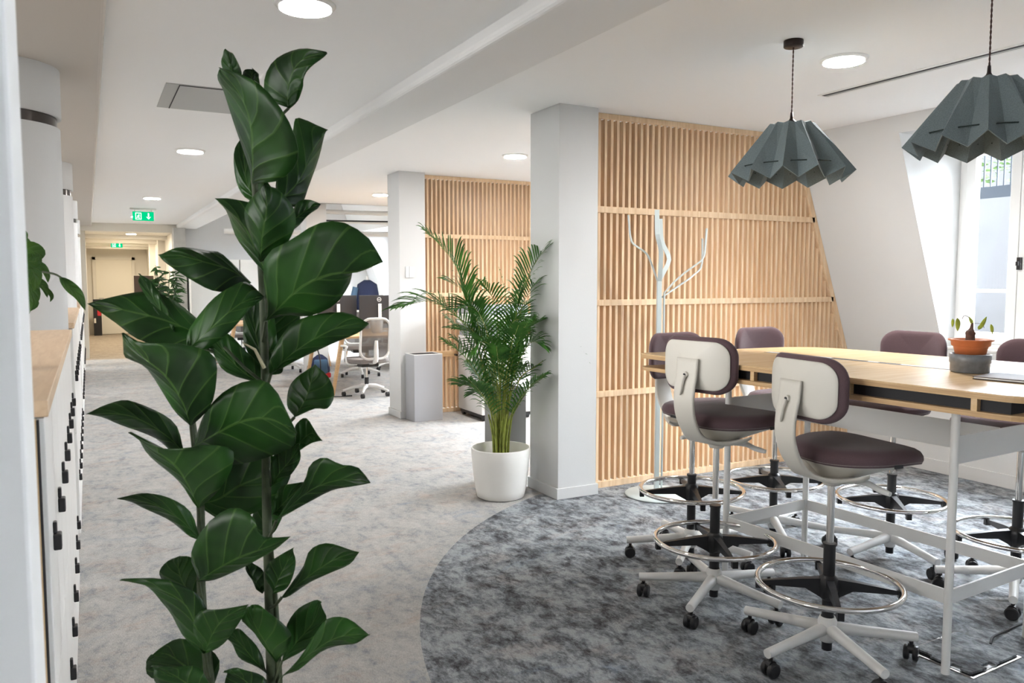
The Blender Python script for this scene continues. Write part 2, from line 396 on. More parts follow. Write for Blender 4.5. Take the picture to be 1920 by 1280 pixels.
# unseen slate skin added outside the mansard to cut light bounced onto the garden wall
mb = MB(); mb.box(XS+.13, XS+.16, YB, 17.4, -1.5, .8)
def slatequad(y0, y1, z0, z1):
    a, c = xsl(z0)+.13, xsl(z1)+.13
    mb.add([(a,y0,z0),(a,y1,z0),(c,y1,z1),(c,y0,z1),(a+.03,y0,z0),(a+.03,y1,z0),(c+.03,y1,z1),(c+.03,y0,z1)], [(0,1,2,3),(4,7,6,5),(0,4,5,1),(3,2,6,7),(0,3,7,4),(1,5,6,2)])
slatequad(YB, 17.4, .8, ZSILL-.1)
for i in range(0, len(edges), 2): slatequad(edges[i]+(.11 if i else 0), edges[i+1]-(.11 if i+2 < len(edges) else 0), ZSILL-.1, ZH+.1)
for a, c in DORM:
    for y in (a-.13, c+.105): mb.add([(xsl(ZSILL)+.1, y, ZSILL), (XW+.08, y, ZSILL), (XW+.08, y, ZH+.12), (xsl(ZH)+.1, y, ZH+.12), (xsl(ZSILL)+.1, y+.025, ZSILL), (XW+.08, y+.025, ZSILL), (XW+.08, y+.025, ZH+.12), (xsl(ZH)+.1, y+.025, ZH+.12)], [(0,1,2,3),(4,7,6,5),(1,5,6,2),(0,3,7,4),(3,2,6,7),(0,4,5,1)])
    mb.box(xsl(ZH)+.02, XW+.18, a-.12, c+.12, ZH+.11, ZH+.14)
slatequad(YB, 12.1, ZH+.14, ZC+.22); slatequad(12.1, 17.4, ZH+.14, 3.6)
struct(mb.build('trim_5', M['slate']))
struct(MB().box(XS-.014, XS, YB, 17.38, 0, .10).build('baseboard_right', M['wall'], bevel=.003))
mb = MB().box(XB-.1, XB, YB, 17.4, 0, .95).box(XB-.1, XB, YB, 17.4, 2.46, ZS+.3)
mb.box(XB-.1, XB, YB, .4, .95, 2.46)
for k in range(2, 9): mb.box(XB-.1, XB, YB+k*2.8-(.1 if k else 0), YB+k*2.8+.2, .95, 2.46)
struct(mb.build('wall_left', M['wall']))
for k in range(2, 8):  # added windows in the unseen left wall, letting the fill sun in
    a, c = YB+k*2.8+.2, YB+(k+1)*2.8-.1
    w_ = struct(MB().box(XB-.08, XB-.02, a, a+.05, .95, 2.46).box(XB-.08, XB-.02, c-.05, c, .95, 2.46).box(XB-.08, XB-.02, a+.05, c-.05, .95, 1.0).box(XB-.08, XB-.02, a+.05, c-.05, 2.41, 2.46).box(XB-.08, XB-.02, (a+c)/2-.03, (a+c)/2+.03, 1.0, 2.41).build('window_%d' % (k+11), M['white']))
    MB().box(XB-.052, XB-.048, a+.05, c-.05, 1.0, 2.41).build('pane', M['glass'], w_)
# unseen roof mass, added to keep the left fill sun off the garden wall
struct(MB().box(XB-.1, 5.56, YB-.1, 12.1, ZC+.20, 7.2).box(XB-.1, 5.2, 12.1, 17.5, 3.65, 7.2).build('trim_6', M['slate']))
struct(MB().box(XB, 7, YB-.1, YB, 0, ZC+.2).build('wall_back', M['wall']))
struct(MB().box(1.60, 7, 17.4, 17.52, 0, 3.6).box(XB, -.12, 17.4, 17.52, 0, 2.9).build('wall_far', M['wall']))
struct(MB().box(1.52, 1.74, 17.15, 17.4, 0, ZS).build('trim_2', M['pier']))
struct(MB().box(-.22, -.02, 17.5, YE, 0, 2.9).build('wall_left', M['warm']))
struct(MB().box(1.52, 1.64, 17.52, YE, 0, 2.9).box(1.38, 1.52, 19.2, 19.5, 0, 2.9).box(1.38, 1.52, 22.0, 22.3, 0, 2.9).build('wall_right', M['warm']))
struct(MB().box(-.2, 1.75, YE-.6, YE-.5, 0, 2.9).build('wall_far', M['warm']))
d = struct(MB().box(.20, 1.12, YE-.645, YE-.605, .01, 2.10).build('door_1', M['warmdoor'], bevel=.004))
MB().box(.12, .20, YE-.66, YE-.6, 0, 2.18).box(1.12, 1.20, YE-.66, YE-.6, 0, 2.18).box(.12, 1.2, YE-.66, YE-.6, 2.10, 2.18).build('door_frame', M['warm'], d)
MB().box(.26, .29, YE-.70, YE-.645, 1.0, 1.03).box(.26, .38, YE-.72, YE-.70, 1.0, 1.03).build('door_handle', M['steel'], d)
# near wall end on the left, beside the camera
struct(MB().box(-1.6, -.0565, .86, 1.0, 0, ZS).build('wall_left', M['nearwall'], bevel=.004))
# square columns
for (x0, x1, y0, y1) in ((2.812, 3.125, 4.645, 5.04), (2.985, 3.285, 8.25, 8.62), (2.95, 3.26, 12.25, 12.6)):
    c = struct(MB().box(x0, x1, y0, y1, 0, ZC if y0 < 12 else 3.5).build('trim_3', M['wall'], bevel=.003))
    MB().box(x0-.013, x1+.013, y0-.013, y1+.013, 0, .075).build('column_baseboard', M['wall'], c, bevel=.002)
# windows
def window(a, c, n, name):
    w = c-a
    mb = MB(); t = .055
    mb.box(XW-.03, XW+.05, a, a+t, ZSILL, ZH).box(XW-.03, XW+.05, c-t, c, ZSILL, ZH).box(XW-.03, XW+.05, a+t, c-t, ZSILL, ZSILL+t).box(XW-.03, XW+.05, a+t, c-t, ZH-t, ZH)
    fr = struct(mb.build(name, M['white'], bevel=.004))
    ys = n
    for i in range(len(ys)-1):
        y0, y1 = ys[i]+.002, ys[i+1]-.002; s = .072; z0, z1 = ZSILL+t+.002, ZH-t-.002
        m2 = MB(); m2.box(XW-.045, XW+.02, y0, y0+s, z0, z1).box(XW-.045, XW+.02, y1-s, y1, z0, z1).box(XW-.045, XW+.02, y0+s, y1-s, z0, z0+s+.01).box(XW-.045, XW+.02, y0+s, y1-s, z1-s, z1)
        m2.box(XW-.03, XW+.01, y0+s, y1-s, 1.415, 1.44)
        sh = m2.build('window_sash', M['white'], fr, bevel=.005)
        MB().box(XW-.012, XW-.006, y0+s, y1-s, z0+s, z1-s).build('pane', M['glass'], sh)
    yc = ys[len(ys)//2] if len(ys) != 5 else ys[3]
    MB().box(XW-.07, XW-.045, yc-.035, yc-.005, 1.58, 1.67).box(XW-.09, XW-.07, yc-.03, yc-.01, 1.61, 1.64).build('window_handle', M['black'], fr, bevel=.003)
    MB().box(XW-.15, XW-.03, a+.0, c-.0, ZSILL, ZSILL+.02).build('window_sill', M['white'], fr, bevel=.004)
for i, (a, c) in enumerate(DORM):
    if abs(a-2.0) < .01: ys = [2.055, 2.53, 2.97, 3.405, 3.815]
    else: ys = [a+.055, (a+c)/2, c-.055]
    window(a, c, ys, 'window_%d' % (i+1))
# sky light in the far office roof
# ================================================================== OUTSIDE
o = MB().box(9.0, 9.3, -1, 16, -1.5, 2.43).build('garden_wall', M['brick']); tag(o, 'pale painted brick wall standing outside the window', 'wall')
t = thing('garden_fence', 'blue grey fence of upright bars on top of the outside wall', 'fence', (9.05, 5.5, 2.432))
MB().box(-.03, .03, -5, 5, 0, .13).build('base_panel', M['fence'], t)
mb = MB()
for k in range(130): mb.box(-.008, .008, -4.9+k*.075, -4.886+k*.075, .13, .62)
mb.box(-.012, .012, -5, 5, .60, .63); mb.build('fence_bars', M['fence'], t)
def leafball(mb, c, R, n, s, squash=1):
    for _ in range(n):
        v = Vector((random.gauss(0, 1), random.gauss(0, 1), random.gauss(0, 1))).normalized()*R*random.uniform(.3, 1)
        v.z *= squash; p = Vector(c)+v
        q = Matrix.Rotation(random.uniform(0, 6.28), 3, 'Z') @ Matrix.Rotation(random.uniform(-1.2, 1.2), 3, 'X')
        a, b2 = q @ Vector((s, 0, 0)), q @ Vector((0, s*.45, 0)); n2 = q @ Vector((0, 0, s*.12))
        mb.add([p-a, p-b2+n2, p+a, p+b2+n2], [(0, 1, 2, 3)])
mb = MB()
for k in range(9): leafball(mb, (9.75, 2.2+k*.85, 2.9+.25*math.sin(k*2.1)), .55, 260, .07)
tag(mb.build('garden_hedge', M['leafout']), 'sunlit green leafy hedge behind the outside fence', 'hedge')

# ================================================================== SLAT SCREENS
def screen(name, label, x0, x1, Y, group, gate=False, slope=True):
    t = thing(name, label, 'screen', (x0, Y, 0), 0, group)
    P = .0525; w = .021; mb = MB(); n = int((x1-x0)/P)
    for k in range(n+1):
        x = x0+.026+k*P
        if x+w > x1: break
        top = ZC-.04
        if slope: top = min(top, .8+(XS-.05-x-w)/.38) if x > xsl(ZC)-.06 else top
        if top < .3: continue
        mb.box(x-x0, x-x0+w, 0, .080, .045, top)
    mb.build('slats', M['slat'], t)
    xe = (lambda z: (min(x1, xsl(z)-.02) if slope else x1)-x0)
    for z0, z1 in ((ZC-.040, ZC-.002), (1.985, 2.030), (1.325, 1.368), (.665, .708), (0, .046)):
        r = MB().box(0, xe(z1), -.012, .012, z0, z1).build('rail', M['slat'], t, bevel=.0015)
    MB().box(0, .02, 0, .052, 0, ZC-.005).build('stile', M['slat'], t)
    if slope:
        m2 = MB(); ys = (-.012, .055)
        for (za, zb) in ((.8, ZC-.002), (0, .8)):
            xa, xb = xsl(za)-.004-x0, xsl(zb)-.004-x0
            if zb == .8: xa = xb = XS-.016-x0
            m2.add([(xa-.05, y, za) for y in ys]+[(xa, y, za) for y in ys]+[(xb-.05, y, zb) for y in ys]+[(xb, y, zb) for y in ys],
                   [(0,2,3,1),(4,5,7,6),(0,4,6,2),(1,3,7,5),(0,1,5,4),(2,6,7,3)])
        m2.build('raking_stile', M['slat'], t)
    if gate:
        MB().box(0, .46, -.03, -.012, .64, .70).box(.43, .46, -.03, -.012, .50, .80).build('gate_bar', M['desk'], t, bevel=.002)
        MB().cyl((0, 0, 0), .012, 0, .05, 12).build('latch_knob', M['black'], t).matrix_basis = Matrix.Translation((.40, -.03, .66)) @ Matrix.Rotation(PI/2, 4, 'X')
    return t
screen('slat_screen', 'tall light wood slat screen behind the coat stand, sloping at its window end', 3.135, 5.84, 4.775, 'vertical wood slat screens')
screen('slat_screen', 'light wood slat screen behind the copier and palm, farther of the two', 3.295, 5.84, 8.42, 'vertical wood slat screens', True)

# ================================================================== CEILING THINGS
def downlight(x, y, z, warm=False, label='', R=.115, grp='round recessed ceiling lights'):
    t = thing('downlight', label, 'light', (x, y, z), 0, grp)
    MB().lathe([(R*.90, 0.001), (R*.91, -.012), (R, -.012), (R+.008, -.004), (R+.008, .001)], 40).build('trim_ring', M['white'], t)
    MB().lathe([(0, -.006), (R*.92, -.006)], 40).build('diffuser', M['lampwarm'] if warm else M['lamp'], t)
    l = bpy.data.lights.new('downlight_lamp', 'AREA'); l.shape = 'DISK'; l.size = R*1.8; l.energy = (4 if x < 1.5 else 16) if not warm else 8
    l.color = (1, .975, .94) if not warm else (1, .90, .75)
    lo = bpy.data.objects.new('lamp_light', l); COL.objects.link(lo); lo.parent = t; lo.location = (0, 0, -.02); lo.visible_camera = True
    return t
DL = [(.82, 3.35, ZK, 'round ceiling light nearest the camera, above the fig at the top edge'),
      (.815, 7.45, ZK, 'round ceiling light beyond the grey ceiling hatch, left of the fig'),
      (.80, 11.85, ZK, 'small round ceiling light just before the exit sign'),
      (.80, 15.3, ZK, 'small round ceiling light partly behind the exit sign'),
      (3.60, 3.03, ZC, 'round ceiling light above the standing table beside the slot diffuser'),
      (3.59, 6.73, ZC, 'round ceiling light over the copier corner left of the near column'),
      (3.555, 10.55, ZC, 'round ceiling light over the far desks left of the second column')]
for x, y, z, lb in DL: downlight(x, y, z, False, lb)
for y, lb in ((17.9, 'warm round light at the mouth of the far corridor'), (19.9, 'second warm light in the far corridor'),
              (21.8, 'third warm light in the far corridor'), (23.7, 'warm light nearest the end door')):
    downlight(.80, y, 2.46 if y < 18 else 2.5, True, lb, .10, 'warm lights of the far corridor')
t = thing('ceiling_hatch', 'square grey access hatch in the walkway ceiling', 'hatch', (.43, 5.0, ZK))
MB().box(0, .62, 0, .70, -.004, .002).build('frame', M['hatch'], t); MB().box(.075, .61, .012, .69, -.007, -.004).build('hatch_door', M['hatch'], t, bevel=.001)
MB().box(.070, .0745, .01, .69, -.0075, -.003).box(.075, .61, .008, .0115, -.0075, -.003).build('shadow_gap', M['dark'], t)
t = thing('slot_diffuser', 'long slim air slot in the ceiling above the table', 'air vent', (4.19, .2, ZC))
MB().box(-.05, .05, 0, 3.48, -.006, .002).build('frame', M['white'], t, bevel=.002)
MB().box(-.030, -.012, .02, 3.46, -.0075, -.005).box(.012, .018, .02, 3.46, -.0075, -.005).build('slot', M['dark'], t)
MB().box(-.010, .010, .02, 3.46, -.009, -.005).build('slot_blade', M['grille'], t)
def exit_sign(x, y, z, w, label, warm=False):
    t = thing('exit_sign', label, 'sign', (x, y, z)); h = w*.46
    MB().box(-w*.62, w*.62, -.03, .03, -.025, 0).build('housing', M['white'], t, bevel=.004)
    MB().box(-w/2, w/2, -.006, .006, -.05-h, -.05).build('green_panel', M['signglow'], t)
    MB().box(-w*.4, -w*.38, -.002, .002, -.05, -.025).build('hanger', M['steel'], t); MB().box(w*.38, w*.4, -.002, .002, -.05, -.025).build('hanger', M['steel'], t)
    m2 = MB(); s = h
    def P(x, z): return (x, -.0075, -.05-h/2+z)
    cx = -w*.22
    m2.add([P(cx-.33*s, -.38*s), P(cx+.30*s, -.38*s), P(cx+.30*s, .38*s), P(cx-.33*s, .38*s), P(cx-.25*s, -.30*s), P(cx+.22*s, -.30*s), P(cx+.22*s, .30*s), P(cx-.25*s, .30*s)],
           [(0,1,5,4),(1,2,6,5),(2,3,7,6),(3,0,4,7)])
    def bar2(x0, z0, x1, z1, th):
        d = Vector((x1-x0, 0, z1-z0)).normalized(); n = Vector((-d.z, 0, d.x))*th/2
        a = Vector(P(cx+x0*s, z0*s)); c = Vector(P(cx+x1*s, z1*s)); n *= s; m2.add([a-n, c-n, c+n, a+n], [(0,1,2,3)])
    bar2(.02, .10, -.06, -.08, .12); bar2(-.06, -.08, .08, -.16, .08); bar2(.08, -.16, .04, -.28, .07); bar2(-.06, -.08, -.18, -.2, .08)
    bar2(.02, .08, .14, 0, .06); bar2(0, .08, -.12, .02, .06)
    m2.add([P(cx+.05*s+.05*s*math.cos(k*.785), .18*s+.05*s*math.sin(k*.785)) for k in range(8)], [tuple(range(8))])
    m2.build('running_figure', M['signglow2'], t)
    cx = w*.25; m3 = MB()
    m3.add([P(cx-.07*s, .36*s), P(cx+.07*s, .36*s), P(cx+.07*s, -.1*s), P(cx-.07*s, -.1*s)], [(0,1,2,3)])
    m3.add([P(cx-.27*s, -.02*s), P(cx, -.36*s), P(cx+.27*s, -.02*s), P(cx, -.16*s)], [(0,1,2,3)])
    m3.build('down_arrow', M['signglow2'], t)
exit_sign(.79, 13.7, ZK, .30, 'green running figure exit sign hanging over the walkway')
exit_sign(.66, 22.2, 2.50, .26, 'distant green exit sign hanging in the warm corridor')
t = thing('wall_switch', 'white double switch on the face of the second column', 'switch', (3.10, 8.245, 1.60))
MB().box(-.05, -.012, -.012, 0, -.06, .06).box(-.008, .05, -.010, 0, -.06, .06).build('switch_plate', M['white'], t, bevel=.002)
for k, (z, y, r) in enumerate(((2.60, 12.9, .035), (2.50, 13.6, .03), (2.36, 14.6, .045))):
    tag(MB().tube([(2.1, y, z), (5.2, y-.4, z)], r, 10).build('ceiling_pipe', M['white']),
        ('white pipe hung highest under the far office roof', 'thin white pipe in the middle under the far office roof', 'thick white pipe hung lowest under the far office roof')[k], 'pipe', 'white pipes under the far roof')
tag(MB().tube([(2.3, 12.7, 2.44), (5.2, 12.0, 2.44)], .012, 6).build('ceiling_cable', M['dark']), 'thin dark cable strung below the far office roof', 'cable')

# ================================================================== ROUND COLUMNS, LOCKERS
for i, (yc, lb) in enumerate(((4.72, 'nearest'), (8.35, ''), (12.1, ''), (15.9, ''))):
    c = struct(MB().lathe([(.275, 0), (.275, 2.262)], 48, (-.372, yc, 0)).build('trim_4', M['wall']))
    MB().lathe([(.262, 2.262), (.262, 2.315)], 48, (-.372, yc, 0)).build('column_band', M['band'], c)
    MB().lathe([(.262, 2.262), (.275, 2.262)], 48, (-.372, yc, 0)).lathe([(.262, 2.315), (.282, 2.315), (.282, ZS)], 48, (-.372, yc, 0)).build('column_capital', M['wall'], c)
ZW = 1.27; XF = -.085
def locker_unit(y, w, first):
    if first is None:
        t = thing('locker', '', 'locker', (XF, y, 0))
        MB().box(-.50, -.02, 0, w, .0, ZW-.033).build('body', M['white'], t)
        for z0, z1 in ((.07, .645), (.65, ZW-.036)):
            d = MB().box(-.019, 0, .003, w-.003, z0, z1).build('locker_door', M['white'], t, bevel=.002)
            zc = z0+.30
            MB().box(0, .016, w*.5-.015, w*.5+.015, zc-.025, zc+.010).box(0, .008, w*.5-.009, w*.5+.009, zc+.010, zc+.036).build('lock', M['black'], d, bevel=.003)
        return t
    bpy.context.view_layer.update()
    t = copy_tree(first); t.location = (XF, y, 0); return t
BANKS = [(1.79, 4.36, 8, 'nearest bank'), (5.08, 7.98, 9, 'second bank'), (8.72, 11.72, 9, 'third bank'), (12.48, 15.5, 9, 'farthest bank')]
proto = None
ORD = ['first', 'second', 'third', 'fourth', 'fifth', 'sixth', 'seventh', 'eighth', 'ninth']
for y0, y1, n, bn in BANKS:
    w = .3205
    for k in range(n):
        u = locker_unit(y0+k*w, w, proto)
        if proto is None: proto = u
        u['label'] = 'white two-door locker with black locks, %s from the camera in the %s' % (ORD[k], bn); u['group'] = 'white lockers of the '+bn
    L_ = n*w
    wt = thing('locker_worktop', 'beech worktop on the '+bn+' of white lockers', 'worktop', (XF, y0, ZW-.045), 0, 'worktops on the locker banks')
    MB().box(-.52, .008, -.012, L_+.01, .013, .045).build('worktop_board', M['counter'], wt, bevel=.002)
    if bn == 'nearest bank':
        MB().box(-.40, -.12, L_*.60, L_*.60+.002, .0452, .0456).build('seam', M['counteredge'], wt)
        ep = thing('locker_end_panel', 'brown wooden end panel closing the near end of the lockers', 'panel', (XF, y0, 0))
        MB().box(-.56, -.012, -.034, -.013, 0, ZW-.034).build('wood_board', M['counteredge'], ep)
        MB().box(-.012, -.008, -.030, -.013, 0, ZW-.036).build('shadow_gap', M['dark'], ep)

# ================================================================== STANDING TABLE
ang = math.radians(3.6)
TA = Vector((2.855, 1.845, 0))
tbl = thing('standing_table', 'oak topped standing table on a slim white steel frame', 'table', (TA.x, TA.y, 0), ang)
def TW(t_, s_, z=0): return TA+Vector((math.cos(ang), math.sin(ang), 0))*t_+Vector((-math.sin(ang), math.cos(ang), 0))*s_+Vector((0, 0, z))
ZT = 1.14
def roundpoly(P, rs, n=8):
    out = []; m = len(P)
    for i, p in enumerate(P):
        a = Vector(P[i-1]); b = Vector(p); c = Vector(P[(i+1) % m]); r = rs[i]
        p0 = b+(a-b).normalized()*r; p1 = b+(c-b).normalized()*r
        for k in range(n+1):
            u = k/n; out.append(((1-u)**2*p0+2*u*(1-u)*b+u*u*p1)[:])
    return out
OUT = roundpoly([(-.325, -.42), (.84, -.42), (.765, 1.27), (-.345, 1.43)], [.11, .11, .26, .07])
MB().prism(OUT, ZT-.004, ZT).build('tabletop', M['oak'], tbl)
MB().prism([(p[0]*.9995+.0001, p[1]*.9995) for p in OUT], ZT-.022, ZT-.0041).build('tabletop_edge', M['oakedge'], tbl)
MB().prism([(p[0]*.992+.002, p[1]*.992+.004) for p in OUT], ZT-.082, ZT-.064).build('shelf', M['oakedge'], tbl)
MB().box(-.295, .70, -.34, 1.16, ZT-.064, ZT-.022).build('shelf_liner', M['dark'], tbl)
for s_ in (-.235, .235, .70, 1.17):
    MB().box(-.318, -.296, s_-.010, s_+.010, ZT-.064, ZT-.022).build('divider', M['oak'], tbl)
for s_ in (-.235, .45, 1.1):
    MB().box(.701, .73, s_-.010, s_+.010, ZT-.064, ZT-.022).build('divider', M['oak'], tbl)
cf = MB().box(.250, .284, -.30, 1.12, ZT+.0002, ZT+.0012).build('cable_flap', M['hatch'], tbl)
MB().box(.246, .250, -.31, 1.13, ZT+.0002, ZT+.0009).box(.284, .288, -.31, 1.13, ZT+.0002, ZT+.0009).box(.259, .275, .40, .50, ZT+.0012, ZT+.0022).box(.259, .275, .56, .74, ZT+.0012, ZT+.0022).build('brush_strip', M['dark'], cf)
for (a, b_) in ((0, 0), (.6, 0), (0, 1.13), (.6, 1.13)):
    MB().tube([(a, b_, 0), (a, b_, ZT-.082)], .0155, 20).build('leg', M['white'], tbl)
zr0, zr1 = .272, .328
for nm, b in (('a', (-.005, .005, .0155, 1.1145)), ('b', (.595, .605, .0155, 1.1145)), ('c', (.0155, .5845, -.005, .005)), ('d', (.0155, .5845, 1.125, 1.135))):
    MB().box(b[0], b[1], b[2], b[3], zr0, zr1).build('footrail', M['white'], tbl, bevel=.0015)
MB().box(.33, .334, .01, 1.12, .805, .920).build('modesty_panel', M['white'], tbl)
MB().box(.0155, .5845, -.003, .003, .812, .920).build('end_panel', M['white'], tbl)
MB().box(.0155, .5845, 1.127, 1.133, .812, .926).build('end_panel', M['white'], tbl)
m2 = MB()
for z in (.29, .31): m2.add([TW(0, 0)*0+Vector((.6+.004*math.cos(a*PI/4), 1.1144, z+.004*math.sin(a*PI/4))) for a in range(8)], [tuple(range(8))])
m2.build('screws', M['steel'], tbl)

# things on the table
pt = TW(.235, .085, ZT+.001)
t = thing('cachepot', 'grey glazed cylinder holding the terracotta pot on the table', 'pot', pt)
MB().lathe([(0, 0), (.066, 0), (.070, .004), (.071, .036), (.074, .038), (.0745, .072), (.069, .073), (.068, .02), (0, .02)], 40).build('pot_wall', M['clay'], t)
t = thing('potted_bonsai', 'small gnarled seedling with yellowing leaves in a terracotta pot', 'plant', pt+Vector((0, 0, .072)))
MB().lathe([(0, .0), (.055, .0), (.061, .028), (.0625, .030), (.069, .034), (.071, .050), (.080, .053), (.081, .058), (.066, .058), (.064, .05), (0, .05)], 40).build('terracotta_pot', M['terra'], t)
MB().lathe([(0, .052), (.064, .051)], 30).build('soil', M['soil'], t)
MB().tube(spline([(-.012, 0, .05), (-.008, 0, .075), (.002, .003, .088), (.0, 0, .10), (.004, 0, .122)], 10), [.015, .014, .015, .018, .017, .013, .010, .007, .006, .005], 12).tube(spline([(.006, 0, .088), (.018, 0, .078), (.021, 0, .052)], 5), .003, 8).build('trunk', M['bark'], t)
MB().tube(spline([(.003, 0, .118), (-.02, 0, .145), (-.05, 0, .152), (-.062, 0, .14)], 8), .0008, 5).tube(spline([(.004, 0, .12), (.035, 0, .12), (.07, 0, .115), (.082, 0, .10)], 8), .0008, 5).build('twigs', M['bark'], t)
mb = MB()
def leaf2(mb, p, q, w, nrm=(0, -1, 0), cup=.15, n=8):
    p, q = Vector(p), Vector(q); ax = q-p; s = ax.cross(Vector(nrm)).normalized(); nn = s.cross(ax).normalized()
    vs = []; uvs = []
    for i in range(n+1):
        u = i/n; ww = w*(math.sin(PI*min(1, u**.8))**.8 if 0 < u < 1 else .02)
        c = p+ax*u
        for k in (-1, 0, 1): vs.append(c+s*ww*.5*k+nn*abs(k)*ww*cup); uvs.append(((k+1)/2, u))
    fs = []; fu = []
    for i in range(n):
        for k in (0, 1):
            f = (i*3+k, i*3+k+1, i*3+k+4, i*3+k+3); fs.append(f); fu.append([uvs[j] for j in f])
    mb.add(vs, fs, True, fu)
R3 = RT
for (dx, z0, z1, w, lean) in ((-.058, .142, .090, .020, .003), (-.076, .140, .105, .012, 0), (.004, .115, .148, .014, -.016), (.028, .095, .148, .017, .030), (.076, .118, .078, .014, .008), (.026, .098, .115, .014, .010)):
    leaf2(mb, R3*dx+Vector((0, 0, z0)), R3*(dx+lean)+Vector((0, 0, z1)), w, (-.45, -.85, 0))
mb.build('leaves', M['yleaf'], t, solid=.0006)
t = thing('notebook', 'slim dark brown notebook lying flat beside the cachepot', 'notebook', TW(.10, -.14, ZT+.001), ang+.1)
MB().box(-.08, .12, -.20, .10, 0, .003).box(-.08, .12, -.20, .10, .008, .011).build('cover', M['brown'], t, bevel=.001)
MB().box(-.076, .116, -.196, .096, .003, .008).build('pages', M['paper'], t)
o = MB().lathe([(0, 0), (.02, 0), (.026, .012), (.022, .028), (0, .032)], 20, TW(.06, -.33, ZT+.012)).build('stress_ball', mat('pinkish_beige', (.62, .42, .34), .6)); tag(o, 'small beige rounded object on the notebook at the right edge', 'ball')

# ================================================================== STOOLS
def pad(W_, D_, r, th, bulge, fn, rim=.012, n=8, back=False):
    """rounded cushion: rings from the underside centre over the rim to the top centre; fn maps (a, b, d)"""
    rings = []
    def ring(inset, d):
        k = 1-inset
        return [(p[0]*k, p[1]*k, d) for p in rrect(W_, D_, r, n)]
    prof = [(.98, 0), (.75, 0), (.5, 0), (.3, 0), (.10, .0), (.03, th*.08), (0, th*.38), (.008, th*.66), (.05, th*.92), (.14, th+bulge*.35), (.26, th+bulge*.62), (.4, th+bulge*.8), (.55, th+bulge*.91), (.7, th+bulge*.97), (.85, th+bulge*.995), (.98, th+bulge)]
    mb = MB(); m = len(rrect(W_, D_, r, n)); vs = []
    for ins, d in prof: vs += [fn(*q) for q in ring(ins, d)]
    fs = [tuple(range(m-1, -1, -1)), tuple((len(prof)-1)*m+k for k in range(m))]
    for i in range(len(prof)-1):
        for k in range(m): fs.append((i*m+k, i*m+(k+1)%m, (i+1)*m+(k+1)%m, (i+1)*m+k))
    return mb.add(vs, fs, True)
def make_stool():
    t = thing('drafting_stool', '', 'stool')
    # five-star base
    b = MB(); b.lathe([(.0, .065), (.026, .065), (.030, .08), (.036, .10), (.036, .150), (.030, .165), (.026, .166)], 24)
    for k in range(5):
        a = 2*PI*k/5; c, s = math.cos(a), math.sin(a)
        b.tube(spline([(c*.015, s*.015, .118), (c*.12, s*.12, .112), (c*.345, s*.345, .094)], 8), [.024, .025, .024, .0225, .021, .020, .019, .0185], 14)
    b.build('star_base', M['base'], t)
    for k in range(5):
        a = 2*PI*k/5; c, s = math.cos(a)*.325, math.sin(a)*.325; sw = a+1.1+k*1.7
        w = MB(); dx, dy = math.cos(sw), math.sin(sw); off = .012
        for sd in (-1, 1):
            p0 = Vector((c+off*math.cos(sw+PI/2)-dy*0, s+off*math.sin(sw+PI/2), .029))
            n_ = Vector((-dy, dx, 0))
            w.tube([Vector((c, s, .029))+n_*sd*.006, Vector((c, s, .029))+n_*sd*.009, Vector((c, s, .029))+n_*sd*.024, Vector((c, s, .029))+n_*sd*.027], [.024, .029, .029, .023], 20)
        w.tube([(c, s, .03), (c, s, .075)], .008, 10)
        w.tube([Vector((c, s, .045))-Vector((-dy, dx, 0))*.012, Vector((c, s, .045))+Vector((-dy, dx, 0))*.012], .02, 14)
        w.build('caster', M['black'], t)
    MB().cyl((0, 0, 0), .023, .16, .46, 24).cyl((0, 0, 0), .026, .455, .465, 24).cyl((0, 0, 0), .020, .03, .066, 20).build('column_tube', M['black'], t)
    MB().cyl((0, 0, 0), .0145, .46, .725, 24).build('gas_lift', M['chrome'], t)
    pts = [(.272*math.cos(2*PI*k/64), .272*math.sin(2*PI*k/64), .300) for k in range(64)]
    fr = MB().tube(pts, .0115, 12, closed=True).build('foot_ring', M['chrome'], t)
    sp = MB(); sp.lathe([(.0235, .235), (.034, .245), (.040, .30), (.036, .325), (.0235, .335)], 24)
    for k in range(4):
        a = PI/4+k*PI/2+.2; c, s = math.cos(a), math.sin(a); n_ = Vector((-s, c, 0))
        top = [(.03, .322), (.10, .315), (.262, .292)]; bot = [(.03, .245), (.09, .278), (.262, .276)]
        for i in range(2):
            vs = []
            for (r_, z) in (top[i], top[i+1], bot[i+1], bot[i]):
                wd = .017-.010*(r_/.262)
                vs += [Vector((c*r_, s*r_, z))+n_*wd, Vector((c*r_, s*r_, z))-n_*wd]
            sp.add(vs, [(0,1,3,2),(2,3,5,4),(4,5,7,6),(6,7,1,0),(0,2,4,6),(1,7,5,3)])
        sp.box(-.011, .011, -.012, .012, .262, .292, Matrix.Translation((c*.268, s*.268, 0)) @ Matrix.Rotation(a, 4, 'Z'))
    sp.build('ring_spider', M['black'], t)
    # seat
    CX = .115
    SW, SD, SR = .47, .46, .205
    def fseat(a, b_, d):
        x = a; y = b_
        dip = -.035*max(0, (x-.05)/.19)**2 + .012*(y/.23)**2
        return (CX+x, y, .796+d+dip)
    pad(SD, SW, SR, .058, .016, fseat).build('seat_cushion', M['purple'], t)
    m = MB(); rings = []
    base = rrect(SD, SW, SR, 8)
    prof = [(.13, .700, 0), (.15, .708, .02), (.22, .724, .10), (.38, .747, .35), (.62, .771, .7), (.86, .791, .95), (.985, .808, 1), (.955, .812, 1), (.2, .80, 1)]
    vs = []
    for k_, z, cx in prof:
        for p in base:
            x = p[0]*k_; y = p[1]*k_; dip = (-.035*max(0, (x-.05)/.19)**2+.012*(y/.23)**2) if k_ > .5 else 0
            vs.append((CX*cx+x, y, z+dip))
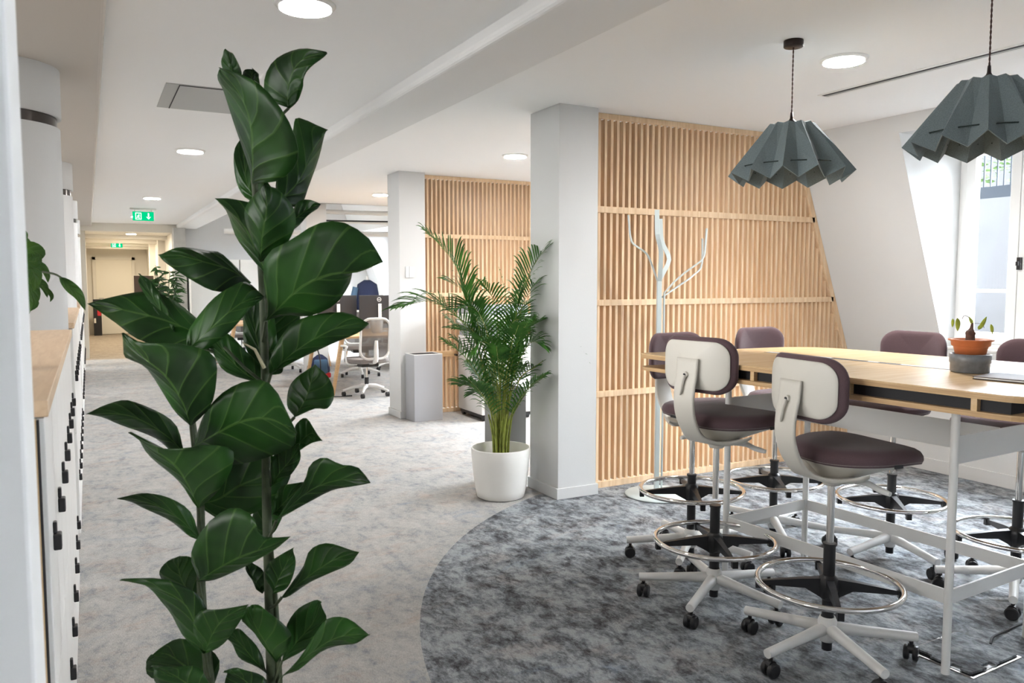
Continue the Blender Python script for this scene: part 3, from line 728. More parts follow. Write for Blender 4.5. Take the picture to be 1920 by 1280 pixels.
    n_ = len(base); fs = [tuple(range(n_-1, -1, -1)), tuple((len(prof)-1)*n_+i for i in range(n_))]
    for i in range(len(prof)-1):
        for k in range(n_): fs.append((i*n_+k, i*n_+(k+1)%n_, (i+1)*n_+(k+1)%n_, (i+1)*n_+k))
    m.add(vs, fs, True)
    # J-shaped spine
    path = spline([(.03, 0, .716), (-.07, 0, .728), (-.15, 0, .764), (-.205, 0, .832), (-.232, 0, .91), (-.230, 0, .99), (-.218, 0, 1.05), (-.211, 0, 1.125)], 26)
    vs = []; ws = []
    for i, p in enumerate(path):
        u = i/25; tt = (path[min(i+1, 25)]-path[max(i-1, 0)]).normalized(); nn = Vector((-tt.z, 0, tt.x))
        w = .085+.045*math.sin(PI*min(1, u*1.1))*(1-u)+.005; 
        if u < .36: w = .105+.26*(1-u/.36)**1.6
        else: w = .105+.012*((u-.36)/.64)
        thk = .020-.009*u
        for a_, b_ in ((-1, -.6), (-.8, -1), (0, -1.15), (.8, -1), (1, -.6), (1, .6), (.8, 1), (-.8, 1), (-1, .6)):
            vs.append(p+Vector((0, 1, 0))*a_*w/2+nn*b_*thk/2+Vector((-.35, 0, 1))*max(0, abs(a_*w/2)-.045)**1.5*1.1)
    q = 9; fs = [tuple(range(q)), tuple(25*q+k for k in range(q-1, -1, -1))]
    for i in range(25):
        for k in range(q): fs.append((i*q+k, i*q+q+k, i*q+q+(k+1)%q, i*q+(k+1)%q))
    m.add(vs, fs, True)
    m.build('seat_shell', M['shell'], t)
    MB().box(CX-.04, CX+.0, -.237, -.232, .806, .820).build('brand_tag', M['black'], t, bevel=.001)
    MB().tube(spline([(.06, -.045, .725), (.085, -.10, .720), (.10, -.135, .705), (.105, -.19, .698)], 10), [.016, .015, .014, .013, .012, .012, .012, .012, .011, .009], 10).build('height_lever', M['base'], t)
    # back
    KB = 1.5; BW, BH, BR = .40, .25, .085; ZB = 1.095
    def fb(a, b_, d): return (-.197+KB*a*a+d+.10*b_*b_*2, a, ZB+b_)
    pad(BW, BH, BR, .034, .008, fb).build('backrest_cushion', M['purple'], t)
    def fb2(a, b_, d): return (-.199+KB*a*a-d+.10*b_*b_*2, a, ZB+b_)
    bs = pad(BW-.036, BH-.036, BR-.015, .007, .001, lambda a, b_, d: fb2(a, b_, d)).build('backrest_shell', M['shell'], t)
    MB().tube([(-.233, 0, 1.055), (-.221, 0, 1.055)], .013, 16).tube(spline([(-.234, .0, 1.052), (-.243, .004, 1.02), (-.248, .006, .985), (-.242, .016, .965)], 9), [.010, .009, .008, .007, .0065, .006, .006, .005, .004], 10).build('back_adjuster', M['shell'], t)
    MB().tube([(-.2365, 0, 1.055), (-.234, 0, 1.055)], .006, 12).build('adjuster_bolt', M['black'], t)
    return t
st0 = make_stool()
bpy.context.view_layer.update()
STO = [((2.54, 2.785), 10, .035, 1.55, 'purple stool at the near long side, showing its beige back left of the front one', 14),
       ((2.568, 2.158), -7, 0, 0, 'frontmost purple stool at the near long side, beige back toward the camera', 10),
       ((2.84, 3.30), -85, 0, 0, 'purple stool at the left end of the table beside the coat stand', -8),
       ((3.49, 3.34), -86, .0, 0, 'lilac lit stool at the far corner in front of the slat screen', 20),
       ((3.80, 2.80), 178, .01, 0, 'purple stool at the window side left of the table plant', 0),
       ((3.87, 2.175), 182, .0, 0, 'purple stool at the window side, cut by the right edge of the photo', 40)]
BASEROT = [-5, -33, -68, 20, 40, 65]
RINGZ = [0, 0, .08, .055, .03, .0]
TOPZ = [.035, 0, .0, .01, .01, .0]
def stool_copy():
    c = st0.copy(); COL.objects.link(c)
    for ch in list(st0.children):
        d = ch.copy(); COL.objects.link(d); d.parent = c
        for g in ch.children:
            e = g.copy(); COL.objects.link(e); e.parent = d
    return c
stools = [st0]+[stool_copy() for _ in range(5)]
bpy.context.view_layer.update()
for i, s in enumerate(stools):
    (x, y), rot, *_ = STO[i]; s.location = (x, y, 0); s.rotation_euler = (0, 0, math.radians(rot))
    s['label'] = STO[i][4]; s['group'] = 'drafting stools around the standing table'
    for ch in s.children:
        nm = ch.name.split('.')[0]
        if nm in ('star_base', 'caster'): ch.rotation_euler = (0, 0, math.radians(BASEROT[i]-rot))
        if nm in ('foot_ring', 'ring_spider'): ch.location.z = RINGZ[i]
        if nm in ('seat_cushion', 'seat_shell', 'brand_tag', 'height_lever', 'backrest_cushion', 'backrest_shell', 'back_adjuster', 'adjuster_bolt', 'gas_lift'):
            ch.location.z = TOPZ[i]

# ================================================================== PENDANTS
def make_pendant():
    t = thing('pendant_lamp', '', 'lamp')
    N_ = 12; mb = MB(); vs = []
    rt, rv, zt = .108, .102, 0.0
    Rr, zr = .302, -.240; Rv, zv = .246, -.288
    for k in range(N_*2):
        a = PI*k/N_; ridge = k % 2 == 0
        c, s = math.cos(a), math.sin(a)
        if ridge: vs += [(c*rt, s*rt, -.002), (c*(rt+Rr)/2, s*(rt+Rr)/2, zr/2), (c*Rr, s*Rr, zr)]
        else: vs += [(c*rv, s*rv, -.010), (c*(rv+Rv)/2, s*(rv+Rv)/2, zv/2), (c*Rv, s*Rv, zv)]
    n = N_*2
    for k in range(n):
        for j in (0, 1): mb.f.append([k*3+j, ((k+1) % n)*3+j, ((k+1) % n)*3+j+1, k*3+j+1]); mb.sm.append(False); mb.uv.append(None)
    mb.v = vs
    mb.add([(vs[k*3][0], vs[k*3][1], vs[k*3][2]) for k in range(n)]+[(0, 0, .006)], [(k, (k+1) % n, n) for k in range(n)])
    mb.build('lamp_shade', M['felt'], t, solid=.006)
    st = MB()
    for k in range(N_):
        a = PI*(2*k+1)/N_; u = .80
        q = []
        for sg in (-1, 1):
            b = a+sg*PI/N_; f2 = .52
            vv = Vector((Rv*math.cos(a), Rv*math.sin(a), zv))*u+Vector((rv*math.cos(a), rv*math.sin(a), -.01))*(1-u)
            rr = Vector((Rr*math.cos(b), Rr*math.sin(b), zr))*u+Vector((rt*math.cos(b), rt*math.sin(b), 0))*(1-u)
            w_ = vv.lerp(rr, f2); out = Vector((math.cos(a), math.sin(a), .3)).normalized()*.007; q += [w_-out*.8, w_+out] if sg < 0 else [w_+out, w_-out*.8]
        st.tube(q, .0028, 6)
    st.build('stitch_cords', M['thread'], t)
    MB().lathe([(0, .058), (.006, .058), (.008, .03), (.012, .022), (.024, .012), (.027, .004), (.025, .0), (0, 0)], 20).build('lamp_cap', M['bronze'], t)
    MB().cyl((0, 0, 0), .020, -.10, -.01, 16).build('lamp_holder', M['bronze'], t)
    MB().lathe([(0, -.175), (.02, -.17), (.03, -.145), (.026, -.115), (.014, -.10)], 20).build('bulb', M['paper'], t)
    return t
def pendant_to(t, x, y, z, label, rot):
    t.location = (x, y, z); t.rotation_euler = (0, 0, rot); t['label'] = label; t['group'] = 'pleated felt pendant lamps over the table'
    m = MB(); L_ = ZC-z
    for s in (0, PI):
        m.tube([(.0018*math.cos(k*.8+s), .0018*math.sin(k*.8+s), .05+(L_-.07)*k/60) for k in range(61)], .0022, 5)
    m.build('cord', M['cord'], t)
    MB().lathe([(0, L_), (.046, L_), (.047, L_-.003), (.047, L_-.030), (.044, L_-.033), (0, L_-.033)], 32).build('ceiling_rose', M['bronze'], t)
p1 = make_pendant(); bpy.context.view_layer.update()
def cp(o):
    c = o.copy(); COL.objects.link(c)
    for ch in list(o.children): d = ch.copy(); COL.objects.link(d); d.parent = c
    return c
p2 = cp(p1)
pendant_to(p1, 3.111, 2.921, 2.275, 'grey felt pleated pendant hanging in front of the slat screen', .12)
pendant_to(p2, 3.19, 1.985, 2.294, 'grey felt pleated pendant at the right edge in front of the window', .05)

# ================================================================== COAT STAND
cs = thing('coat_stand', 'pale blue grey branching steel coat stand on a round plate', 'coat stand', (3.50, 4.42, 0))
MB().lathe([(0, 0), (.225, 0), (.232, .003), (.232, .008), (.228, .011), (0, .012)], 56).build('base_plate', M['coat'], cs)
def csbar(px, fac, w=.030, th=.010, base=(0, 0), bz=1.40):
    bx, by = base
    pts = [Vector((bx, by, .011)), Vector((bx, by, bz))]
    br = [Vector(aty(a, b, Y))-Vector((3.50, 4.42, 0)) for a, b, Y in px]
    q = [pts[1]]+br; out = [pts[0], q[0]]
    for i in range(1, len(q)-1):
        a = q[i].lerp(q[i-1], .25); b = q[i].lerp(q[i+1], .25); out += [a, (a+b)/2*.5+q[i]*.5, b]
    return out+[q[-1]]
f1 = Vector((RT.x, RT.y, 0))
for px, up, base, bz, nm in (
    ([(1240, 470, 4.32), (1232, 440, 4.28), (1232, 393, 4.27)], f1, (-.020, -.012), 1.50, ''),
    ([(1215, 476, 4.42), (1185, 456, 4.42), (1181, 440, 4.42), (1178, 403, 4.42)], Vector((FW.x, FW.y, 0)), (-.012, .022), 1.50, ''),
    ([(1264, 528, 4.38), (1285, 510, 4.33), (1315, 489, 4.26), (1321, 478, 4.25), (1325, 428, 4.24)], Vector((FW.x, FW.y, 0)), (.024, -.008), 1.42, ''),
    ([(1266, 540, 4.44), (1290, 524, 4.46), (1313, 505, 4.48), (1317, 490, 4.48), (1317, 447, 4.48)], Vector((FW.x, FW.y, 0)), (.014, .022), 1.38, ''),
    ([(1257, 486, 4.48), (1240, 452, 4.52), (1238, 410, 4.52)], f1, (.0, .02), 1.50, '')):
    m = MB(); m.bar(csbar(px, None, base=base, bz=bz), .030, .009, up); m.build('branch_bar', M['coat'], cs, bevel=.001)

# ================================================================== BINS, COPIER, PALM
t = thing('waste_bin', 'tall grey square bin against the second column', 'bin', (3.03, 7.955, 0))
MB().prism([(0,0),(.325,0),(.325,.27),(0,.27)], 0, .715).build('bin_body', M['bin'], t, bevel=.002)
MB().box(.0, .325, .0, .012, .715, .722).box(0, .325, .258, .27, .715, .722).box(0, .012, .012, .258, .715, .722).box(.313, .325, .012, .258, .715, .722).build('bin_rim', M['white'], t)
MB().box(.012, .313, .012, .258, .7151, .7155).build('bin_opening', M['dark'], t)
t = thing('waste_bin', 'dark grey square bin tucked behind the palm against the near column', 'bin', (2.625, 5.15, 0))
MB().prism([(0,0),(.215,0),(.215,.26),(0,.26)], 0, .71).build('bin_body', M['binside'], t, bevel=.002)
MB().box(.006, .209, .006, .254, .7101, .714).build('bin_opening', M['dark'], t)
t = thing('copier', 'white office copier with a grey top standing before the far slat screen', 'copier', (3.665, 7.62, 0))
MB().box(0, .62, 0, .62, .07, .90).build('body', M['copier'], t, bevel=.012)
MB().box(.02, .60, .02, .60, .035, .07).build('plinth', M['black'], t)
for x, y in ((.05, .05), (.57, .05), (.05, .57), (.57, .57)): MB().tube([(x-.02, y, .03), (x+.02, y, .03)], .03, 14).build('wheel', M['black'], t)
for z in (.12, .30, .48, .66): MB().box(.03, .59, -.012, 0, z, z+.165).build('paper_drawer', M['copier'], t, bevel=.004)
MB().box(.02, .60, .25, .62, .90, 1.03).build('output_bay', M['copgrey'], t); MB().box(-.01, .63, .0, .64, 1.03, 1.14).build('scanner', M['copier'], t, bevel=.01)
MB().box(.0, .62, .10, .64, 1.14, 1.24).build('document_feeder', M['copgrey'], t, bevel=.015)
MB().box(-.16, .02, -.12, .12, .93, .96, Matrix.Rotation(.25, 4, 'Y')).build('control_panel', M['copgrey'], t, bevel=.006)
MB().box(-.004, 0, .12, .18, .62, .72).box(-.004, 0, .14, .19, .50, .54).build('side_vent', M['grille'], t)

PX, PY = 2.50, 4.90
t = thing('plant_pot', 'smooth white tapered floor pot holding the palm', 'pot', (PX, PY, 0))
MB().lathe([(0, .002), (.150, .002), (.165, .01), (.176, .06), (.190, .16), (.200, .26), (.206, .345), (.204, .352), (.197, .350), (.190, .26), (.185, .24), (0, .24)], 64).build('pot_wall', M['pot'], t)
MB().lathe([(0, .255), (.189, .25)], 40).build('soil', M['soil'], t)
pl = thing('potted_palm', 'bushy areca palm growing from the white floor pot', 'plant', (PX, PY, .25))
def frond(mb, rac, pts, L0=.22, n=26, w=.013, start=.35, droop=.5, seed=0):
    rnd = random.Random(seed); P = spline(pts, 40)
    rac.tube(P[::3]+[P[-1]], [max(.0014, .0055*(1-i/13)) for i in range(len(P[::3])+1)], 6)
    tot = 39
    for k in range(n):
        u = start+(1-start)*(k+.5)/n; i = min(int(u*tot), 38); p = P[i].lerp(P[i+1], u*tot-i)
        tg = (P[min(i+1, 39)]-P[max(i-1, 0)]).normalized()
        side = tg.cross(Vector((0, 0, 1)));
        if side.length < .15: side = tg.cross(Vector((1, .3, 0)))
        side.normalize(); upn = side.cross(tg).normalized()
        v = (u-start)/(1-start); Lk = L0*(.55+.75*math.sin(PI*min(1, v*.85+.1)))*(1-.45*v)
        for sg in (-1, 1):
            L1 = Lk*rnd.uniform(.85, 1.1)
            d = (tg*(.62+.6*v)+side*sg*.95+upn*rnd.uniform(.15, .45)).normalized()
            q = [p, p+d*L1*.35, p+d*L1*.70-Vector((0, 0, 1))*L1*.10*droop, p+d*L1*.95-Vector((0, 0, 1))*L1*.34*droop]
            q = spline(q, 6); wd = Vector((0, 0, 1)).cross(d); wd = (wd.normalized()*.7+upn*.5*sg).normalized()
            vs = []; uvs = []
            for j, c in enumerate(q):
                ww = w*(.35, .95, 1, .8, .5, .04)[j]
                vs += [c-wd*ww/2, c+wd*ww/2]; uvs += [(0, j/5), (1, j/5)]
            fs = [(2*j, 2*j+1, 2*j+3, 2*j+2) for j in range(5)]
            mb.add(vs, fs, True, [[uvs[x] for x in f] for f in fs])
mb = MB(); rac = MB()
PC = Vector((PX, PY, .25))
def PP(px, py, dy=0): return aty(px, py, PY+dy)-PC
FR = [ # visible fronds: base offset px, path
    ([(930, 830), (915, 700), (900, 620), (878, 560), (850, 490), (800, 433)], .24, 30, 0.05, .45),
    ([(950, 830), (955, 700), (965, 600), (985, 530), (1020, 470), (1086, 428)], .22, 30, -.05, .45),
    ([(935, 830), (925, 720), (900, 640), (865, 600), (810, 565), (742, 577)], .20, 26, .0, .5),
    ([(952, 830), (962, 700), (985, 625), (1005, 605), (1035, 582), (1068, 580)], .17, 22, .0, .5),
    ([(955, 830), (970, 720), (1000, 690), (1030, 670), (1055, 665), (1078, 700)], .16, 22, -.1, .5),
    ([(948, 830), (950, 700), (965, 620), (985, 560), (1010, 525), (1050, 515)], .16, 22, .1, .5),
    ([(928, 830), (912, 720), (895, 650), (880, 590), (868, 545), (835, 525)], .18, 22, .12, .4),
    ([(942, 830), (938, 720), (935, 650), (932, 600), (925, 560), (905, 530)], .17, 22, -.12, .3),
    ([(940, 830), (940, 700), (945, 640), (950, 590), (948, 550), (935, 500)], .03, 12, .0, .3),
    ([(945, 830), (946, 740), (940, 690), (925, 655), (905, 640), (880, 660)], .16, 22, -.2, .3),
    ([(950, 830), (956, 740), (968, 690), (985, 655), (1000, 640), (1018, 650)], .15, 22, -.22, .3),
    ([(938, 830), (925, 770), (905, 740), (890, 728), (875, 722), (862, 722)], .13, 20, -.05, .4),
    ([(940, 830), (930, 790), (922, 760), (910, 745), (895, 735), (880, 740)], .12, 18, .12, .3),
    ([(944, 830), (948, 720), (955, 660), (960, 610), (975, 580), (998, 565)], .18, 24, .22, .3),
    ([(938, 830), (932, 720), (920, 650), (905, 600), (885, 575), (850, 580)], .18, 24, -.2, .35),
    ([(942, 830), (944, 730), (946, 670), (952, 625), (965, 600), (985, 600)], .17, 24, -.28, .3),
    ([(940, 830), (936, 740), (925, 690), (912, 650), (890, 625), (845, 615)], .18, 24, .05, .35),
    ([(948, 830), (955, 750), (975, 710), (1000, 690), (1015, 690), (1035, 715)], .14, 20, .1, .35),
    ([(945, 830), (945, 740), (942, 680), (938, 640), (925, 615), (900, 605)], .17, 24, .25, .3)]
for i, (pp, L0, n, dy, stt) in enumerate(FR):
    m_ = len(pp); pts = [PP(a, b, dy*(k/(m_-1))) for k, (a, b) in enumerate(pp)]
    off = Vector((random.uniform(-.05, .05), random.uniform(-.06, .06), 0)); pts[0] = Vector((pts[0].x+off.x*.5, off.y, 0.0))
    frond(mb, rac, pts, L0*1.42, int(n*1.1), .0135 if L0 > .1 else .006, stt, .6, i)
rp_ = random.Random(5)
for i in range(20):
    a = i*2.399; sp_ = .22+.24*rp_.random(); hh = .52+.48*rp_.random()
    b0 = Vector((.03*math.cos(a), .03*math.sin(a), 0)); tip = Vector((sp_*math.cos(a), sp_*math.sin(a)*.85, hh))
    if tip.x > .24: tip.x = .24
    pts = [b0, b0+Vector((.03*math.cos(a), .03*math.sin(a), hh*.45)), b0.lerp(tip, .55)+Vector((0, 0, hh*.30)), tip+Vector((0, 0, .03))]
    frond(mb, rac, pts, .20, 20, .0125, .42, .9, 50+i)
cane = MB()
for k in range(16):
    a = k*2.4; r_ = .012+.045*(k/16)**.6; top = .28+.10*random.random()
    cane.tube(spline([(r_*math.cos(a), r_*math.sin(a), -.01), (r_*1.15*math.cos(a), r_*1.1*math.sin(a), top*.5), (r_*1.7*math.cos(a+.2), r_*1.5*math.sin(a+.2), top)], 6), [.0085, .0085, .008, .007, .006, .005], 8)
mb.build('fronds', M['palm'], pl); rac.build('frond_stalks', M['cane'], pl); cane.build('canes', M['cane'], pl)

# ================================================================== FIDDLE LEAF FIG (foreground)
fg = thing('fiddle_leaf_fig', 'large dark fiddle leaf fig standing closest to the camera', 'plant', (.92, 1.40, .36))
FC = Vector((.92, 1.40, .36)); DF = 1.72
lf = MB(); NL, NC = 16, 8
def fleaf(Lp, Mp, Rp, d0=0, d1=0, dl=0, dr=0, arch=0, wav=.004, seed=0):
    n = NL
    def S(ps, da, db, extra):
        q = spline([Vector((a, b, 0)) for a, b in ps], n); out = []
        for i, v in enumerate(q):
            u = i/(n-1); w = math.sin(PI*u)
            out.append(at(v.x, v.y, DF+da*(1-u)+db*u+extra*w+arch*w)-FC)
        return out
    Lq, Mq, Rq = S([Mp[0]]+Lp+[Mp[-1]], d0, d1, dl), S(Mp, d0, d1, 0), S([Mp[0]]+Rp+[Mp[-1]], d0, d1, dr)
    vs = []; uvs = []
    for i in range(n):
        for k in range(NC+1):
            t_ = k/NC*2-1
            if t_ < 0: p = Mq[i].lerp(Lq[i], -t_)
            else: p = Mq[i].lerp(Rq[i], t_)
            # a rounded cross-section between midrib and margin, with a slight ripple along the margin
            u = i/(n-1)
            off = -.10*(abs(t_)*(1-abs(t_)))*((Lq[i]-Rq[i]).length)+wav*math.sin(u*13+seed+t_*2)*abs(t_)
            vs.append(p+FW*off); uvs.append(((t_+1)/2, u))
    fs = []
    for i in range(n-1):
        for k in range(NC):
            a = i*(NC+1)+k; fs.append((a, a+1, a+NC+2, a+NC+1))
    lf.add(vs, fs, True, [[uvs[x] for x in f] for f in fs])
LEAVES = [
 # (left margin, midrib base->tip, right margin, d0, d1, dl, dr, arch)
 ([(500,185),(496,150),(520,110),(560,90)], [(541,203),(540,170),(552,130),(575,108),(613,99)], [(560,190),(566,165),(570,145),(590,120)], 0, -.06, .03, -.02, .0),
 ([(462,300),(440,230),(418,170),(410,150)], [(474,345),(473,290),(470,235),(452,180),(412,128)], [(520,340),(552,310),(557,270),(535,215),(490,160),(450,138)], -.02, -.14, .04, -.05, -.02),
 ([(520,330),(540,290),(550,240),(562,222)], [(515,385),(560,340),(585,285),(614,243)], [(560,385),(578,355),(592,310),(606,262)], .05, .10, .0, .03, .0),
 ([(460,370),(442,340),(440,290),(448,262)], [(492,385),(465,350),(458,300),(455,258)], [(520,370),(495,330),(480,290),(468,262)], .04, .08, .0, .0, .0),
 ([(421,135),(416,105)], [(438,150),(432,120),(424,93)], [(452,140),(440,105)], .02, .0, .03, .03, .0),
 ([(455,150),(455,135)], [(470,165),(472,145),(474,129)], [(486,160),(485,140)], .05, .05, .0, .0, .0),
 ([(470,480),(440,440),(425,395),(410,378)], [(502,520),(480,470),(455,420),(404,372)], [(520,480),(510,430),(480,385),(440,374)], .0, -.08, .03, -.01, .0),
 ([(475,455),(461,420),(462,390),(475,365)], [(488,490),(492,440),(500,390),(497,346)], [(530,470),(551,430),(550,390),(525,358)], -.05, -.12, .03, .03, -.03),
 ([(548,395),(565,376),(580,374)], [(535,425),(560,405),(580,390),(601,383)], [(545,432),(570,412),(590,394)], .03, .02, .0, .02, .0),
 ([(495,540),(500,480),(545,450),(590,420),(640,416),(690,445)], [(498,602),(530,570),(570,535),(620,515),(670,510),(718,491)], [(535,590),(580,592),(630,570),(655,530),(665,500)], -.02, -.10, -.03, .06, -.03),
 ([(420,478),(390,470),(345,464),(315,470)], [(470,530),(430,505),(380,490),(340,480),(297,478)], [(440,545),(400,545),(350,520),(315,495)], .02, -.05, .02, .0, -.03),
 ([(355,615),(390,570),(430,540),(460,528)], [(352,655),(385,625),(430,585),(460,565),(496,555)], [(385,655),(420,630),(455,595),(480,570)], -.08, -.04, .02, .0, -.03),
 ([(370,600),(330,565),(290,548),(250,548),(200,560)], [(420,650),(370,625),(310,600),(250,585),(205,575),(166,569)], [(370,655),(310,650),(260,635),(215,605)], .02, -.06, .02, .03, -.03),
 ([(300,590),(275,560),(262,530)], [(326,622),(300,580),(280,545),(261,513)], [(325,600),(305,560),(280,525)], -.03, -.06, .0, .0, .0),
 ([(330,770),(300,730),(270,685),(238,670),(229,650)], [(358,798),(340,750),(310,705),(270,670),(230,624)], [(395,760),(408,710),(398,665),(340,645),(270,642)], -.06, -.14, .04, -.02, -.04),
 ([(330,800),(290,768),(240,750),(200,758)], [(348,850),(310,815),(260,785),(215,775),(164,776)], [(325,845),(290,822),(240,800),(200,785)], .0, -.06, .02, .03, -.02),
 ([(372,800),(392,765),(425,730),(470,713),(515,725)], [(362,838),(400,815),(450,790),(505,785),(556,812)], [(400,870),(460,868),(520,850),(550,835)], .0, -.08, -.02, .06, -.05),
 ([(540,760),(540,730),(560,705)], [(552,782),(572,750),(582,720),(591,683)], [(590,766),(615,765),(626,740),(615,705)], .0, .03, .03, -.02, .0),
 ([(505,680),(520,640),(550,605),(600,588),(650,586)], [(508,700),(545,665),(590,635),(640,612),(691,606)], [(530,690),(570,668),(620,645),(670,625)], .02, .0, .0, .02, -.02),
 ([(500,690),(497,665),(510,655)], [(507,702),(515,685),(528,668)], [(525,700),(533,685)], .04, .05, .0, .0, .0),
 ([(430,700),(400,665),(385,635)], [(500,722),(460,700),(425,665),(392,620)], [(490,690),(460,655),(425,625)], .04, .0, .0, .0, .0),
 ([(460,650),(455,600),(460,570)], [(500,700),(485,650),(475,600),(468,555)], [(520,660),(515,600),(495,565)], .06, .08, .0, .0, .0),
 ([(345,915),(310,880),(275,845),(255,820)], [(373,952),(350,905),(325,870),(285,840),(243,810)], [(410,920),(434,880),(432,842),(380,834),(320,845)], -.05, -.11, .03, -.02, -.03),
 ([(355,960),(320,932),(275,925),(245,928)], [(376,1012),(340,975),(300,950),(260,938),(221,934)], [(350,1000),(310,972),(270,950),(245,942)], .0, -.04, .0, .02, -.02),
 ([(358,1050),(370,1010),(400,970),(440,952),(478,970),(492,1005)], [(372,1088),(410,1065),(450,1045),(495,1028),(543,1007)], [(400,1088),(440,1070),(480,1050),(515,1030)], -.06, -.12, -.02, .05, -.03),
 ([(320,1110),(300,1080),(310,1055)], [(372,1130),(345,1095),(335,1065),(335,1043)], [(380,1090),(370,1060),(355,1042)], .05, .04, .0, .0, .0),
 ([(340,1190),(315,1140),(290,1110),(255,1092)], [(384,1224),(370,1180),(345,1130),(290,1100),(227,1086)], [(400,1190),(385,1140),(360,1105),(310,1086)], -.05, -.10, .02, .0, -.02),
 ([(365,1190),(370,1150),(400,1142)], [(384,1224),(400,1185),(425,1155),(465,1134)], [(415,1210),(440,1180),(455,1155)], -.05, -.10, .0, .02, -.02),
 ([(290,1270),(272,1245),(285,1225)], [(400,1290),(350,1250),(310,1225),(275,1240)], [(410,1240),(380,1205),(335,1198),(300,1215)], .04, .02, .0, .0, .0),
 ([(300,1290),(290,1255)], [(395,1310),(350,1280),(320,1262),(282,1250)], [(392,1275),(370,1252),(330,1248)], -.04, -.07, .0, .0, .0),
 ([(552,820),(556,795),(575,785)], [(542,856),(562,830),(585,812),(604,826)], [(560,845),(585,830)], .03, .02, .0, .0, .0),
 ([(508,880),(515,850),(540,832)], [(508,912),(525,885),(545,862),(562,832)], [(530,900),(550,885),(562,860)], .03, .0, .0, .0, .0),
 ([(545,935),(570,905),(580,872),(608,857),(640,870),(670,876)], [(518,975),(560,935),(600,910),(650,898),(694,905)], [(545,960),(580,940),(620,920),(655,912)], .02, -.04, -.02, .02, .0),
 ([(515,930),(530,910),(560,905)], [(510,965),(530,945),(550,925),(575,903)], [(530,965),(555,945),(572,925)], .05, .05, .0, .0, .0),
 ([(545,1095),(570,1060),(582,1030),(610,1019),(645,1025)], [(528,1120),(565,1090),(600,1065),(635,1045),(673,1035)], [(545,1115),(580,1092),(620,1072),(655,1058)], .02, -.02, .0, .02, .0),
 ([(500,1085),(500,1060),(525,1040)], [(512,1112),(522,1085),(538,1055),(550,1027)], [(535,1105),(550,1080),(553,1050)], .0, -.02, .0, .0, .0),
 ([(475,1095),(462,1065)], [(492,1112),(480,1090),(468,1070),(462,1045)], [(500,1095),(488,1065)], .04, .04, .0, .0, .0),
 ([(470,1180),(455,1160),(462,1140)], [(520,1240),(495,1200),(475,1165),(470,1135)], [(540,1215),(545,1190),(515,1155),(490,1136)], .0, -.05, .0, .0, -.02),
 ([(455,1235),(432,1205)], [(503,1264),(475,1235),(450,1205),(424,1184)], [(492,1235),(470,1195),(448,1180)], .02, .0, .0, .0, .0),
 ([(535,1205),(538,1170),(560,1140),(590,1124)], [(528,1240),(555,1205),(585,1170),(602,1130)], [(560,1225),(595,1195),(612,1160)], .02, .03, .0, .0, .0),
 ([(560,1235),(590,1190),(615,1158),(650,1160)], [(528,1268),(575,1230),(620,1200),(655,1190),(693,1190)], [(560,1255),(600,1222),(640,1210),(670,1203)], -.01, -.06, .0, .02, -.02),
 ([(430,1290),(425,1262)], [(500,1320),(470,1285),(445,1265),(420,1258)], [(505,1285),(480,1262),(450,1252)], .0, -.03, .0, .0, .0),
 ([(375,900),(400,870),(440,850),(490,850)], [(372,945),(410,935),(450,910),(500,890),(540,860)], [(420,975),(480,960),(530,920),(545,885)], .09, .10, .0, .0, .0),
 ([(470,1000),(475,960),(500,930)], [(500,1010),(500,980),(510,950),(528,925)], [(520,990),(530,960)], .10, .10, .0, .0, .0),
 ([(475,640),(470,600),(490,560)], [(500,690),(500,640),(510,600),(530,560)], [(540,640),(560,600),(560,570)], .10, .10, .0, .0, .0),
]
for i, q in enumerate(LEAVES):
    Lp, Mp, Rp, d0, d1, dl, dr, arch = q
    fleaf(Lp, Mp, Rp, d0, d1, dl, dr, arch, seed=i*1.7, wav=.006)
lf.build('leaves', M['fig'], fg, solid=.0012)
stm = MB()
for pts, r0, r1 in (([(398,1700),(396,1400),(393,1280),(378,1120),(376,950),(362,800),(352,760)], .013, .006),
                    ([(520,1700),(515,1400),(510,1280),(505,1100),(500,950),(497,700),(490,500),(476,330),(470,230),(440,140)], .014, .005),
                    ([(540,1700),(530,1400),(524,1280),(518,1150),(506,1000),(500,880)], .009, .004)):
    P = [at(a, b, DF+.03)-FC for a, b in pts]; P = spline(P, 24)
    stm.tube(P, [r0+(r1-r0)*i/23 for i in range(24)], 8)
def twig(a, b, c, d, r=.0035): stm.tube([at(a, b, DF)-FC, at((a+c)/2, (b+d)/2+4, DF+.01)-FC, at(c, d, DF+.02)-FC], r, 6)
for q in ((541,203,474,260),(358,798,365,860),(348,850,366,880),(508,700,497,730),(498,602,492,640),(373,952,377,1000),(376,1012,378,1050),(372,1088,378,1120),(384,1224,392,1270),(518,975,503,1010),(528,1120,506,1140),(528,1240,514,1275),(528,1268,514,1300),(552,782,500,830),(420,650,497,720),(326,622,400,660)): twig(*q)
stm.build('stems', M['stem'], fg)
MB().tube([at(496,690,DF-.02)-FC, at(478,655,DF-.03)-FC, at(455,642,DF-.04)-FC], [.004, .003, .0015], 6).build('dried_twig', mat('dry_twig', (.42, .38, .24), .8), fg)
fb_ = at(455, 1650, DF+.03)
t = thing('fig_planter', 'planter at the foot of the foreground fig', 'pot', (fb_.x, fb_.y, 0))
MB().lathe([(0, 0), (.15, 0), (.19, .30), (.18, .30), (.17, .26), (0, .26)], 40).build('pot_wall', M['pot'], t)

